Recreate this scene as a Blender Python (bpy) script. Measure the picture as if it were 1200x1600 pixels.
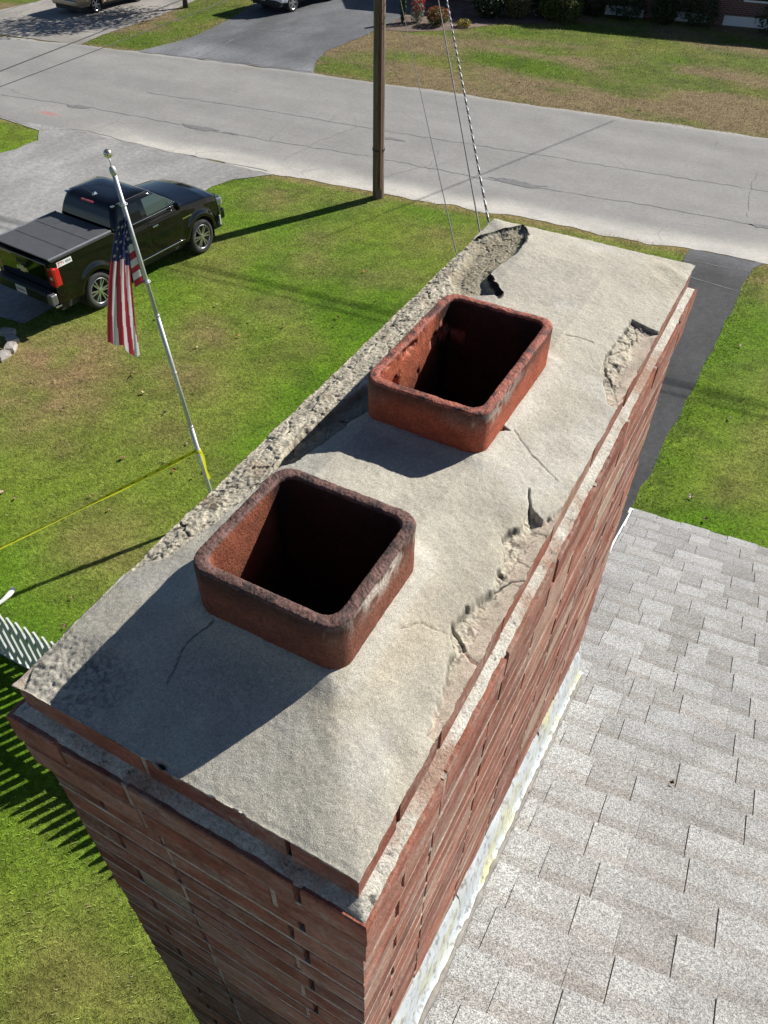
import bpy, bmesh, math, random
import numpy as np
from mathutils import Vector, Matrix

for o in list(bpy.data.objects):
    bpy.data.objects.remove(o, do_unlink=True)
SC = bpy.context.scene
COL = SC.collection
rnd = random.Random(7)
PI = math.pi

# ------------------------------------------------------------------ camera
def make_camera():
    pi_, ya, ro = 0.77242358, -0.48334866, 0.01795515
    cy, sy, cp, sp = math.cos(ya), math.sin(ya), math.cos(pi_), math.sin(pi_)
    f = Vector((sy*cp, cy*cp, -sp)); r = Vector((cy, -sy, 0)); u = r.cross(f)
    r2 = r*math.cos(ro) + u*math.sin(ro); u2 = -r*math.sin(ro) + u*math.cos(ro)
    cam = bpy.data.cameras.new("camera"); o = bpy.data.objects.new("camera", cam); COL.objects.link(o)
    m = Matrix((r2, u2, -f)).transposed().to_4x4()
    m.translation = (0.6913512, -0.26181773, 9.08)
    o.matrix_world = m
    cam.sensor_fit = 'VERTICAL'; cam.sensor_height = 24; cam.lens = 24*1224.79/1600
    cam.clip_start = 0.02; cam.clip_end = 2000
    SC.camera = o
make_camera()

# ------------------------------------------------------------------ sky, sun, exposure
SUN_ELEV = math.radians(33.0)
SUN_AZ = math.atan2(0.475, 0.88)          # from +Y towards +X
w = bpy.data.worlds.new("World"); SC.world = w; w.use_nodes = True
nt = w.node_tree
sky = nt.nodes.new('ShaderNodeTexSky'); sky.sky_type = 'NISHITA'; sky.sun_disc = False
sky.sun_elevation = SUN_ELEV; sky.sun_rotation = SUN_AZ; sky.altitude = 50
sky.air_density = 0.7; sky.dust_density = 0.2; sky.ozone_density = 2.0
bg = nt.nodes['Background']; bg.inputs['Strength'].default_value = 0.05
nt.links.new(sky.outputs[0], bg.inputs['Color'])
sl = bpy.data.lights.new("sun", 'SUN'); sl.energy = 5.0; sl.angle = math.radians(0.53); sl.color = (1.0, 0.962, 0.892)
so = bpy.data.objects.new("sun", sl); COL.objects.link(so)
sd = Vector((math.sin(SUN_AZ)*math.cos(SUN_ELEV), math.cos(SUN_AZ)*math.cos(SUN_ELEV), math.sin(SUN_ELEV)))
so.rotation_euler = sd.to_track_quat('Z', 'Y').to_euler(); so.location = (20, 30, 40)
vs = SC.view_settings; vs.view_transform = 'Standard'; vs.look = 'None'; vs.exposure = 0.57; vs.gamma = 1

# ------------------------------------------------------------------ noise in numpy
def _hash(ix, iy, seed):
    ix = ix.astype(np.int64); iy = iy.astype(np.int64)
    h = (ix*374761393 + iy*668265263 + seed*974634777) & 0xffffffff
    h = ((h ^ (h >> 13))*1274126177) & 0xffffffff
    h = (h ^ (h >> 16)) & 0xffffffff
    return (h & 0xffffff)/float(0xffffff)
def vnoise(x, y, seed=0):
    ix = np.floor(x); iy = np.floor(y); fx = x-ix; fy = y-iy
    fx = fx*fx*(3-2*fx); fy = fy*fy*(3-2*fy)
    a = _hash(ix, iy, seed); b = _hash(ix+1, iy, seed); c = _hash(ix, iy+1, seed); d = _hash(ix+1, iy+1, seed)
    return (a*(1-fx)+b*fx)*(1-fy) + (c*(1-fx)+d*fx)*fy
def fbm(x, y, seed=0, oct=4, gain=.5):
    s = 0; a = 1; t = 0
    for i in range(oct):
        s = s + a*vnoise(x*2**i + 17.3*i, y*2**i - 9.1*i, seed+i); t += a; a *= gain
    return s/t
def sstep(a, b, x):
    t = np.clip((x-a)/(b-a), 0, 1); return t*t*(3-2*t)
def in_poly(x, y, poly):
    ins = np.zeros(x.shape, bool); n = len(poly)
    for i in range(n):
        x1, y1 = poly[i]; x2, y2 = poly[(i+1) % n]
        if y1 == y2: continue
        c = ((y1 > y) != (y2 > y)) & (x < (x2-x1)*(y-y1)/(y2-y1) + x1)
        ins ^= c
    return ins
def cells(x, y, sc, seed):
    """voronoi: per-cell random value and distance to the cell border"""
    gx, gy = x*sc, y*sc; ix, iy = np.floor(gx), np.floor(gy); d1 = np.full(x.shape, 9.); d2 = np.full(x.shape, 9.); val = np.zeros(x.shape)
    for a in (-1, 0, 1):
        for b in (-1, 0, 1):
            cx, cy = ix+a, iy+b; px = cx+_hash(cx, cy, seed); py = cy+_hash(cx, cy, seed+1); d = np.hypot(gx-px, gy-py)
            n = d < d1; d2 = np.where(n, d1, np.minimum(d2, d)); val = np.where(n, _hash(cx, cy, seed+2), val); d1 = np.minimum(d1, d)
    return val, (d2-d1)/sc
def line_dist(x, y, pts, closed=False):
    d = np.full(x.shape, 1e9); n = len(pts)
    for i in range(n if closed else n-1):
        x1, y1 = pts[i]; x2, y2 = pts[(i+1) % n]
        dx, dy = x2-x1, y2-y1; L = dx*dx+dy*dy+1e-12
        t = np.clip(((x-x1)*dx+(y-y1)*dy)/L, 0, 1)
        d = np.minimum(d, np.hypot(x-x1-t*dx, y-y1-t*dy))
    return d
def sdist(x, y, poly):
    d = line_dist(x, y, poly, True); return np.where(in_poly(x, y, poly), d, -d)

# ------------------------------------------------------------------ materials
def _mk(name):
    m = bpy.data.materials.new(name); m.use_nodes = True
    return m, m.node_tree, m.node_tree.nodes['Principled BSDF']
def N(nt, typ, **kw):
    n = nt.nodes.new(typ)
    for k, v in kw.items():
        if k in n.inputs: n.inputs[k].default_value = v
        else: setattr(n, k, v)
    return n
def noise(nt, vec, scale, detail=4, rough=.55, stretch=None):
    n = N(nt, 'ShaderNodeTexNoise'); n.inputs['Scale'].default_value = scale
    n.inputs['Detail'].default_value = detail; n.inputs['Roughness'].default_value = rough
    if stretch:
        mp = N(nt, 'ShaderNodeMapping'); mp.inputs['Scale'].default_value = stretch
        nt.links.new(vec, mp.inputs['Vector']); nt.links.new(mp.outputs[0], n.inputs['Vector'])
    else: nt.links.new(vec, n.inputs['Vector'])
    return n.outputs['Fac']
def ramp(nt, fac, a, b, ca=(0, 0, 0, 1), cb=(1, 1, 1, 1)):
    r = N(nt, 'ShaderNodeValToRGB'); e = r.color_ramp.elements
    e[0].position = a; e[1].position = b; e[0].color = ca; e[1].color = cb
    nt.links.new(fac, r.inputs[0]); return r.outputs[0]
def mix(nt, a, b, fac, mode='MIX'):
    m = N(nt, 'ShaderNodeMix', data_type='RGBA', blend_type=mode)
    for s, v in ((6, a), (7, b), (0, fac)):
        if isinstance(v, (tuple, list)): m.inputs[s].default_value = (*v[:3], 1)
        elif isinstance(v, (int, float)): m.inputs[s].default_value = v
        else: nt.links.new(v, m.inputs[s])
    return m.outputs[2]
def coords(nt): return N(nt, 'ShaderNodeTexCoord').outputs['Object']
def bump(nt, bs, layers):
    """layers: (height socket, strength, distance)"""
    prev = None
    for h, s, d in layers:
        b = N(nt, 'ShaderNodeBump'); b.inputs['Strength'].default_value = s; b.inputs['Distance'].default_value = d
        nt.links.new(h, b.inputs['Height'])
        if prev is not None: nt.links.new(prev, b.inputs['Normal'])
        prev = b.outputs[0]
    nt.links.new(prev, bs.inputs['Normal'])
def attr(nt, name='Col'):
    a = N(nt, 'ShaderNodeAttribute'); a.attribute_name = name; return a
_mats = {}
def pbr(name, col, rough=.6, metal=0., var=.15, scale=8., bmp=0., bscale=60., coat=0., spec=None, attrcol=False, detail=4, bdist=.01):
    if name in _mats: return _mats[name]
    m, nt, bs = _mk(name); v = coords(nt)
    n = noise(nt, v, scale, detail, .6)
    base = attr(nt).outputs['Color'] if attrcol else tuple(col)
    lo = ramp(nt, n, .3, .7, (1-var,)*3+(1,), (1+var,)*3+(1,))
    c = mix(nt, base, lo, 1.0, 'MULTIPLY')
    nt.links.new(c, bs.inputs['Base Color'])
    bs.inputs['Roughness'].default_value = rough; bs.inputs['Metallic'].default_value = metal
    bs.inputs['Coat Weight'].default_value = coat; bs.inputs['Coat Roughness'].default_value = .04
    if spec is not None: bs.inputs['Specular IOR Level'].default_value = spec
    if bmp: bump(nt, bs, [(noise(nt, v, bscale, 3), bmp, bdist)])
    _mats[name] = m; return m

# ------------------------------------------------------------------ mesh helpers
class MB:
    """collects polygons (with a colour and a material slot each) for ONE mesh object"""
    def __init__(s): s.v = []; s.f = []; s.c = []; s.m = []
    def add(s, vs, fs, col=(1, 1, 1), mi=0):
        b = len(s.v); s.v.extend([tuple(p) for p in vs])
        for f in fs: s.f.append(tuple(i+b for i in f)); s.c.append(col); s.m.append(mi)
        return s
    def box(s, c, d, col=(1, 1, 1), mi=0, rot=None, taper=1.):
        x, y, z = d[0]/2, d[1]/2, d[2]/2
        P = [Vector((sx*x*(taper if sz > 0 else 1), sy*y*(taper if sz > 0 else 1), sz*z)) for sz in (-1, 1) for sy in (-1, 1) for sx in (-1, 1)]
        if rot is not None: P = [rot @ p for p in P]
        P = [p+Vector(c) for p in P]
        return s.add(P, [(0, 2, 3, 1), (4, 5, 7, 6), (0, 1, 5, 4), (2, 6, 7, 3), (0, 4, 6, 2), (1, 3, 7, 5)], col, mi)
    def span(s, a, b, col=(1, 1, 1), mi=0):
        return s.box([(a[i]+b[i])/2 for i in range(3)], [abs(b[i]-a[i]) for i in range(3)], col, mi)
    def tube(s, pts, rad, n=8, col=(1, 1, 1), mi=0, cap=True):
        pts = [Vector(p) for p in pts]; k = len(pts)
        rads = rad if isinstance(rad, (list, tuple)) else [rad]*k
        V = []; up = None
        for i, p in enumerate(pts):
            t = (pts[min(i+1, k-1)]-pts[max(i-1, 0)]).normalized()
            if up is None: up = Vector((0, 0, 1)) if abs(t.z) < .9 else Vector((1, 0, 0))
            a = t.cross(up).normalized(); b = a.cross(t).normalized(); up = b
            for j in range(n):
                q = 2*PI*j/n; V.append(p + (a*math.cos(q)+b*math.sin(q))*rads[i])
        F = [(i*n+j, i*n+(j+1) % n, (i+1)*n+(j+1) % n, (i+1)*n+j) for i in range(k-1) for j in range(n)]
        if cap: F += [tuple(range(n))[::-1], tuple(range((k-1)*n, k*n))]
        return s.add(V, F, col, mi)
    def lathe(s, prof, n=24, axis='z', o=(0, 0, 0), col=(1, 1, 1), mi=0, close=False):
        V = []
        for r, h in prof:
            for j in range(n):
                a = 2*PI*j/n; p = (r*math.cos(a), r*math.sin(a), h)
                if axis == 'x': p = (p[2], p[0], p[1])
                V.append((p[0]+o[0], p[1]+o[1], p[2]+o[2]))
        k = len(prof)
        F = [(i*n+j, i*n+(j+1) % n, (i+1)*n+(j+1) % n, (i+1)*n+j) for i in range(k-1) for j in range(n)]
        if close: F += [((k-1)*n+j, (k-1)*n+(j+1) % n, (j+1) % n, j) for j in range(n)]
        return s.add(V, F, col, mi)
    def poly(s, pts, z0, z1, col=(1, 1, 1), mi=0):
        n = len(pts)
        V = [(x, y, z0) for x, y in pts]+[(x, y, z1) for x, y in pts]
        F = [tuple(range(n))[::-1], tuple(range(n, 2*n))]+[(i, (i+1) % n, n+(i+1) % n, n+i) for i in range(n)]
        return s.add(V, F, col, mi)
    def build(s, name, mats, parent=None, smooth=False, bevel=0., seg=2, fixn=True, loc=None, auto=None, sub=0):
        me = bpy.data.meshes.new(name); me.from_pydata(s.v, [], s.f)
        for m in (mats if isinstance(mats, (list, tuple)) else [mats]): me.materials.append(m)
        me.polygons.foreach_set('material_index', s.m)
        if len(set(s.c)) > 1 or (s.c and s.c[0] != (1, 1, 1)):
            at = me.color_attributes.new('Col', 'FLOAT_COLOR', 'CORNER')
            a = np.ones((len(me.loops), 4), np.float32); i = 0
            for f, c in zip(s.f, s.c): a[i:i+len(f), :3] = c; i += len(f)
            at.data.foreach_set('color', a.ravel())
        if fixn:
            bm = bmesh.new(); bm.from_mesh(me); bmesh.ops.recalc_face_normals(bm, faces=bm.faces); bm.to_mesh(me); bm.free()
        if smooth: me.polygons.foreach_set('use_smooth', [True]*len(me.polygons))
        o = bpy.data.objects.new(name, me); COL.objects.link(o)
        if parent: o.parent = parent
        if loc: o.location = loc
        if bevel:
            b = o.modifiers.new('b', 'BEVEL'); b.width = bevel; b.segments = seg; b.limit_method = 'ANGLE'; b.angle_limit = math.radians(35)
        if sub:
            q = o.modifiers.new('s', 'SUBSURF'); q.levels = sub; q.render_levels = sub
        if auto is not None:
            me.polygons.foreach_set('use_smooth', [True]*len(me.polygons)); me.set_sharp_from_angle(angle=math.radians(auto))
        return o
def np_mesh(name, V, F, mat, parent=None, cols=None, smooth=True, facecols=None):
    """V (n,3), F (m,k): cols per vertex or facecols per face"""
    V = np.asarray(V, np.float32); F = np.asarray(F, np.int32); k = F.shape[1]
    me = bpy.data.meshes.new(name)
    me.vertices.add(len(V)); me.vertices.foreach_set('co', V.ravel())
    me.loops.add(F.size); me.loops.foreach_set('vertex_index', F.ravel())
    me.polygons.add(len(F)); me.polygons.foreach_set('loop_start', np.arange(0, F.size, k, dtype=np.int32))
    me.polygons.foreach_set('loop_total', np.full(len(F), k, np.int32))
    me.polygons.foreach_set('use_smooth', np.full(len(F), smooth, bool))
    me.update(calc_edges=True); me.validate()
    if cols is not None:
        a = np.ones((len(V), 4), np.float32); a[:, :cols.shape[1]] = cols
        me.color_attributes.new('Col', 'FLOAT_COLOR', 'POINT').data.foreach_set('color', a.ravel())
    if facecols is not None:
        a = np.ones((len(F), k, 4), np.float32); a[:, :, :3] = facecols[:, None, :]
        me.color_attributes.new('Col', 'FLOAT_COLOR', 'CORNER').data.foreach_set('color', a.ravel())
    me.materials.append(mat)
    o = bpy.data.objects.new(name, me); COL.objects.link(o)
    if parent: o.parent = parent
    return o
def grid_faces(nx, ny):
    i = np.arange(nx-1)[None, :] + np.arange(ny-1)[:, None]*nx
    return np.stack([i, i+1, i+nx+1, i+nx], -1).reshape(-1, 4)
def thing(name, label, cat, loc=(0, 0, 0), rz=0., group=None):
    o = bpy.data.objects.new(name, None); COL.objects.link(o); o.empty_display_size = .2
    o.location = loc; o.rotation_euler = (0, 0, rz); return tag(o, label, cat, group)
def tag(o, label, cat, group=None):
    o['label'] = label; o['category'] = cat
    if group: o['group'] = group
    return o
def kind(o, k, label=None):
    o['kind'] = k
    if label: o['label'] = label
    return o

# ================================================================== SETTING
ROAD_NEAR = [(-90, 13.2), (-24.2, 18.45), (-20.9, 18.75), (-13.4, 18.95), (-9.84, 19.42), (-1.35, 20.25), (12, 21.4), (60, 25.5)]
ROAD_FAR = [(-90, 20.5), (-31.7, 25.75), (-28.15, 26.48), (-25.46, 26.95), (-17.6, 28.1), (-.96, 29.75), (12, 30.9), (60, 35.0)]
DRIVE_L = [(-24.4, 18.47), (-21.9, 18.15), (-21.35, 17.5), (-21.3, 16.6), (-21.7, 15.6), (-21.9, 9.3), (-13.3, 9.3), (-13.0, 12.0), (-13.6, 15.2), (-14.2, 16.6), (-14.33, 17.33), (-14.1, 18.1), (-13.3, 18.97), (-20.9, 18.78)]
DRIVE_R = [(-1.4, 20.28), (-1.45, 8.0), (-1.5, 2.2), (-.18, 2.2), (-.05, 10.0), (.1, 16.0), (.2, 20.0), (.45, 20.44)]
DRIVE_FL = [(-28.15, 26.46), (-28.42, 28.11), (-28.55, 32.04), (-29.2, 36.0), (-29.5, 48.0), (-35.5, 48.0), (-35.4, 31.0), (-35.6, 28.6), (-36.0, 25.3)]
DRIVE_FR = [(-25.46, 26.93), (-24.92, 29.41), (-25.1, 31.43), (-25.77, 34.8), (-26.6, 37.5), (-27, 43), (-19.5, 43), (-18.75, 37.5), (-18.72, 35.4), (-18.69, 33.47), (-18.83, 31.03), (-18.36, 29.37), (-17.62, 28.09)]
MULCH = [(-18.72, 36.0), (-18.5, 35.2), (-17.3, 35.6), (-15.6, 36.9), (-14.2, 39.4), (-12.6, 40.2), (-12.4, 43.0), (-19.2, 42.5), (-18.8, 38)]
def interp_line(pts, x):
    return np.interp(x, [p[0] for p in pts], [p[1] for p in pts])
def hard_mask(x, y):
    m = (y > interp_line(ROAD_NEAR, x)) & (y < interp_line(ROAD_FAR, x))
    for P in (DRIVE_L, DRIVE_R, DRIVE_FL, DRIVE_FR): m |= in_poly(x, y, P)
    return m
LG = np.array((.125, .250, .014)); LY = np.array((.22, .285, .045)); TAN = np.array((.33, .235, .13)); DKG = np.array((.062, .135, .013))
def lawn_color(x, y):
    x = np.asarray(x, float); y = np.asarray(y, float)
    far = y > 24
    a = fbm(x*.35, y*.35, 11, 4); b = fbm(x*1.5, y*1.5, 23, 3); d = fbm(x*.22+5, y*.22, 31, 4)
    g = LG[None]*(1-sstep(.45, .75, b)[:, None]*.55) + DKG[None]*sstep(.45, .75, b)[:, None]*.55
    g = g*np.where(far, .74, 1.)[:, None]; g[:, 0] *= np.where(far, 1.12, 1.)
    g = g + (LY-LG)[None]*sstep(.42, .72, a)[:, None]*.65
    # dry areas
    dry = sstep(.58, .74, d)*.38
    spots = [(-11.6, 8.6, 1.7, 1.0), (-10.7, 7.4, 1.5, .8), (-9.6, 10.8, 1.0, .6), (-8.9, 9.3, 1.2, .55), (-7.2, 5.2, 1.1, .45), (-3.0, .6, 1.3, .4), (-9.2, 14.9, 1.0, .5), (-12.2, 17.6, 1.2, .6), (-7.2, 17.6, .9, .5), (-10.2, 18.7, 1.0, .5), (-4.5, 19.2, 3, .45), (1.2, 19.6, 1.4, .8), (1.5, 15.3, 1.2, .25), (-8.5, 8.2, 1.8, .3)]
    for sx, sy, r, k in spots: dry = np.maximum(dry, k*np.exp(-((x-sx)**2+(y-sy)**2)/r**2)*(.35+1.1*fbm(x*2, y*2, 5, 3)))
    fd = .25+.75*sstep(.36, .58, fbm(x*.3+3, y*.55, 47, 4))
    for sx, sy, rx, ry, k in [(-11.5, 33.6, 2.6, 1.1, .95), (-14.6, 32.0, 2.2, .8, .7), (-9.3, 33.0, 2.2, 1.0, .8), (-17.0, 31.0, 1.1, .8, .5), (-10.5, 38.6, 5, 1.5, .8), (-3.5, 38.5, 4, 1.6, .75), (-26.4, 30.4, .9, 4.6, .55), (-13.6, 37.9, 1.6, .9, .9)]:
        fd = fd*(1-k*np.exp(-((x-sx)/rx)**4-((y-sy)/ry)**4))
    dry = np.where(far, np.maximum(fd*.95, 0), dry)
    e = np.minimum(np.abs(y-interp_line(ROAD_NEAR, x)), np.abs(y-interp_line(ROAD_FAR, x)))
    dry = np.maximum(dry, (1-sstep(.0, .7, e))*.8)
    dry = np.clip(dry, 0, 1)[:, None]
    tone = (.50+1.0*fbm(x*7, y*7, 3, 4, .65))[:, None]
    tn = np.where(far[:, None], np.array((.255, .195, .12))[None], TAN[None]); return (g*(1-dry)+tn*dry)*tone*.95

def mat_lawn():
    m, nt, bs = _mk("lawn_turf"); v = coords(nt)
    n1 = noise(nt, v, 14, 5, .7); n2 = noise(nt, v, 60, 4, .7)
    c = mix(nt, attr(nt).outputs['Color'], ramp(nt, n1, .3, .72, (.5, .5, .48, 1), (1.55, 1.5, 1.4, 1)), 1., 'MULTIPLY')
    c = mix(nt, c, ramp(nt, n2, .3, .7, (.55, .55, .55, 1), (1.4, 1.4, 1.3, 1)), 1., 'MULTIPLY')
    nt.links.new(c, bs.inputs['Base Color']); bs.inputs['Roughness'].default_value = .9; bs.inputs['Specular IOR Level'].default_value = .1
    bump(nt, bs, [(n1, .7, .05), (n2, .8, .03)]); return m
MAT_LAWN = mat_lawn()
# far ground reaching to the horizon
g = MB(); g.add([(-700, -700, -.06), (700, -700, -.06), (700, 700, -.06), (-700, 700, -.06)], [(0, 1, 2, 3)])
kind(g.build('ground', pbr('ground_far', (.07, .09, .03), .95, var=.3, scale=.5)), 'structure')
xs = np.arange(-40, 12.01, .16); ys = np.arange(-6, 52.01, .16)
X, Y = np.meshgrid(xs, ys); Z = (fbm(X*.8, Y*.8, 9, 3)-.5)*.05
hm = hard_mask(X.ravel(), Y.ravel()).reshape(X.shape)
near_hard = sum(np.roll(np.roll(hm, a, 0), b, 1) for a in (-1, 0, 1) for b in (-1, 0, 1)) > 0
Z = np.where(near_hard, -.006, Z*.6+.004)
kind(np_mesh('lawn', np.stack([X, Y, Z], -1).reshape(-1, 3), grid_faces(len(xs), len(ys)), MAT_LAWN, cols=lawn_color(X.ravel(), Y.ravel())), 'structure')

# road
def mat_asphalt(name, base, var=.12, speck=.35, stretch=None, rough=.9, cracks=False):
    m, nt, bs = _mk(name); v = coords(nt)
    a = attr(nt).outputs['Color']
    big = noise(nt, v, .9, 6, .65, stretch); fine = noise(nt, v, 45, 3, .7); mid = noise(nt, v, 7, 5, .7)
    c = mix(nt, a, ramp(nt, big, .3, .7, (1-var,)*3+(1,), (1+var,)*3+(1,)), 1., 'MULTIPLY')
    c = mix(nt, c, ramp(nt, mid, .3, .7, (1-var,)*3+(1,), (1+var,)*3+(1,)), 1., 'MULTIPLY')
    c = mix(nt, c, ramp(nt, fine, .32, .68, (1-speck,)*3+(1,), (1+speck,)*3+(1,)), 1., 'MULTIPLY')
    if cracks:
        for sc_, th in ((.55, .010), (2.2, .012)):
            vo = N(nt, 'ShaderNodeTexVoronoi', feature='DISTANCE_TO_EDGE'); vo.inputs['Scale'].default_value = sc_
            wv = N(nt, 'ShaderNodeMix', data_type='RGBA'); wv.inputs[0].default_value = .12; nz = N(nt, 'ShaderNodeTexNoise'); nz.inputs['Scale'].default_value = 2.5; nz.inputs['Detail'].default_value = 4; nt.links.new(v, nz.inputs['Vector'])
            nt.links.new(v, wv.inputs[6]); nt.links.new(nz.outputs['Color'], wv.inputs[7]); nt.links.new(wv.outputs[2], vo.inputs['Vector'])
            ln = ramp(nt, vo.outputs[0], 0, th, (1, 1, 1, 1), (0, 0, 0, 1)); mk = ramp(nt, noise(nt, v, .33 if sc_ < 1 else .21, 3), .56, .64)
            c = mix(nt, c, (.11, .105, .10), mix(nt, mix(nt, ln, mk, 1., 'MULTIPLY'), (.45,)*3, 1., 'MULTIPLY'))
    nt.links.new(c, bs.inputs['Base Color']); bs.inputs['Roughness'].default_value = rough; bs.inputs['Specular IOR Level'].default_value = .25
    bump(nt, bs, [(fine, .5, .01)]); return m
MAT_ROAD = mat_asphalt('road_asphalt', None, .09, .28, cracks=True)
xs = np.arange(-44, 16, .12); t = np.linspace(0, 1, 90)
X = np.repeat(xs[None], len(t), 0); yn = interp_line(ROAD_NEAR, xs); yf = interp_line(ROAD_FAR, xs)
wob = (fbm(xs*1.3, xs*0, 77, 3)-.5)*.35; wob2 = (fbm(xs*1.3, xs*0+9, 78, 3)-.5)*.3
Y = (yn+wob)[None]+(yf+wob2-yn-wob)[None]*t[:, None]
xx, yy = X.ravel(), Y.ravel()
base = np.full((xx.size, 3), 1.)*np.array((.275, .268, .256))
dn = (yy-interp_line(ROAD_NEAR, xx)); df = interp_line(ROAD_FAR, xx)-yy
sand = np.clip((1-sstep(.1, .9+1.0*fbm(xx*.5, yy*.5, 8, 3), dn))*(.5+.9*fbm(xx*1.1, yy*2, 15, 3)), 0, 1)*sstep(-22, -18, xx)
sand = np.maximum(sand, (1-sstep(.0, .35, df))*.35)
base = base*(1-sand[:, None]) + np.array((.56, .53, .48))*sand[:, None]
track = np.cos((dn-2.0)/4.6*2*PI)*.035+.995
base = base*track[:, None]*(.86+.28*fbm(xx*.22, yy*1.1, 71, 4))[:, None]
red = np.exp(-((xx+22.9)/.35)**2-((yy-19.55)/.10)**2)*.7
base = base*(1-red[:, None]) + np.array((.5, .12, .10))*red[:, None]
kind(np_mesh('road', np.stack([X, Y, np.full_like(X, .004)], -1).reshape(-1, 3), grid_faces(len(xs), len(t)), MAT_ROAD, cols=base), 'structure')
g = MB()
for x0, x1 in ((-300, -43.9), (15.9, 300)):
    a = ROAD_NEAR if x0 < 0 else ROAD_NEAR; 
    def ex(P, x):
        if x < P[0][0]: return P[0][1]+(x-P[0][0])*.085
        if x > P[-1][0]: return P[-1][1]+(x-P[-1][0])*.085
        return float(np.interp(x, [p[0] for p in P], [p[1] for p in P]))
    for k in range(8):
        a0 = x0+(x1-x0)*k/8; a1 = x0+(x1-x0)*(k+1)/8
        g.add([(a0, ex(ROAD_NEAR, a0), .004), (a1, ex(ROAD_NEAR, a1), .004), (a1, ex(ROAD_FAR, a1), .004), (a0, ex(ROAD_FAR, a0), .004)], [(0, 1, 2, 3)], (.245, .238, .228))
kind(g.build('road_beyond', MAT_ROAD), 'structure')

# cracks, seams and tar patches on the paving: thin ribbons
def ribbon(mb, pts, wd, z, seed=0, jit=.05, col=(1, 1, 1)):
    r = random.Random(seed); P = []
    for i in range(len(pts)-1):
        a = Vector(pts[i]); b = Vector(pts[i+1]); n = max(2, int((b-a).length/.25))
        for k in range(n): P.append(a.lerp(b, k/n)+Vector((r.uniform(-jit, jit), r.uniform(-jit, jit))))
    P.append(Vector(pts[-1])); V = []; F = []
    for i, p in enumerate(P):
        t = (P[min(i+1, len(P)-1)]-P[max(i-1, 0)]).normalized(); nn = Vector((-t.y, t.x))*wd*.5*r.uniform(.45, 1.3)
        V += [(p.x+nn.x, p.y+nn.y, z), (p.x-nn.x, p.y-nn.y, z)]
    F = [(2*i, 2*i+1, 2*i+3, 2*i+2) for i in range(len(P)-1)]
    mb.add(V, F, col)
def blob(mb, pts, z, seed=0, jit=.05, col=(1, 1, 1)):
    r = random.Random(seed); P = []
    for i in range(len(pts)):
        a = Vector(pts[i]); b = Vector(pts[(i+1) % len(pts)])
        for k in range(5): P.append(a.lerp(b, k/5)+Vector((r.uniform(-jit, jit), r.uniform(-jit, jit))))
    mb.add([(p.x, p.y, z) for p in P], [tuple(range(len(P)))], col)
MAT_CRACK = pbr('crack_tar', (.16, .156, .15), .9, var=.3, scale=3)
g = MB()
CR = [[(-25.87, 20.14), (-21.88, 20.73), (-18.4, 20.93), (-15.0, 21.21), (-11.49, 21.68), (-7.7, 21.85), (-3, 22.4), (3, 22.9)],
      [(-21.54, 22.99), (-17.15, 23.56), (-12.2, 23.89), (-6.7, 24.49), (-.24, 25.12), (4, 25.5)],
      [(-15.0, 21.21), (-15.46, 23.41)], [(-.74, 26.49), (-.73, 24.84), (-.44, 23.0)], [(-13.65, 20.1), (-13.59, 22.05), (-13.17, 23.81)],
      [(-24.5, 18.55), (-21.92, 18.3), (-20.86, 18.9), (-17, 18.85), (-13.6, 19.1)], [(-10.4, 20.4), (-9.6, 22.0), (-9.9, 23.2)]]
for i, c in enumerate(CR): ribbon(g, c, .028 if i in (0, 1, 5) else .014, .009, i)
kind(g.build('road_cracks', MAT_CRACK), 'structure')
g = MB()
for i, P in enumerate([[(-23.08, 20.49), (-22.59, 20.72), (-22.07, 20.62), (-22.63, 20.35)], [(-18.42, 21.06), (-17.78, 21.15), (-16.88, 21.19), (-17.26, 20.88), (-18.02, 20.84)], [(-16.7, 21.15), (-16.2, 21.2), (-16.2, 21.1), (-16.7, 21.07)],
        [(-7.72, 22.01), (-7.04, 22.24), (-6.41, 22.16), (-5.94, 22.22), (-6.28, 21.88), (-7.26, 21.84)], [(-.34, 22.6), (.13, 22.78), (.27, 22.6), (-.14, 22.48)], [(-12.3, 23.3), (-11.6, 23.5), (-11.2, 23.4), (-11.9, 23.2)]]):
    blob(g, P, .011, i, .04)
kind(g.build('road_patches', mat_asphalt('patch_tar', None, .1, .3) if False else pbr('patch_tar', (.17, .17, .17), .9, var=.25, scale=6)), 'structure')

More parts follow.
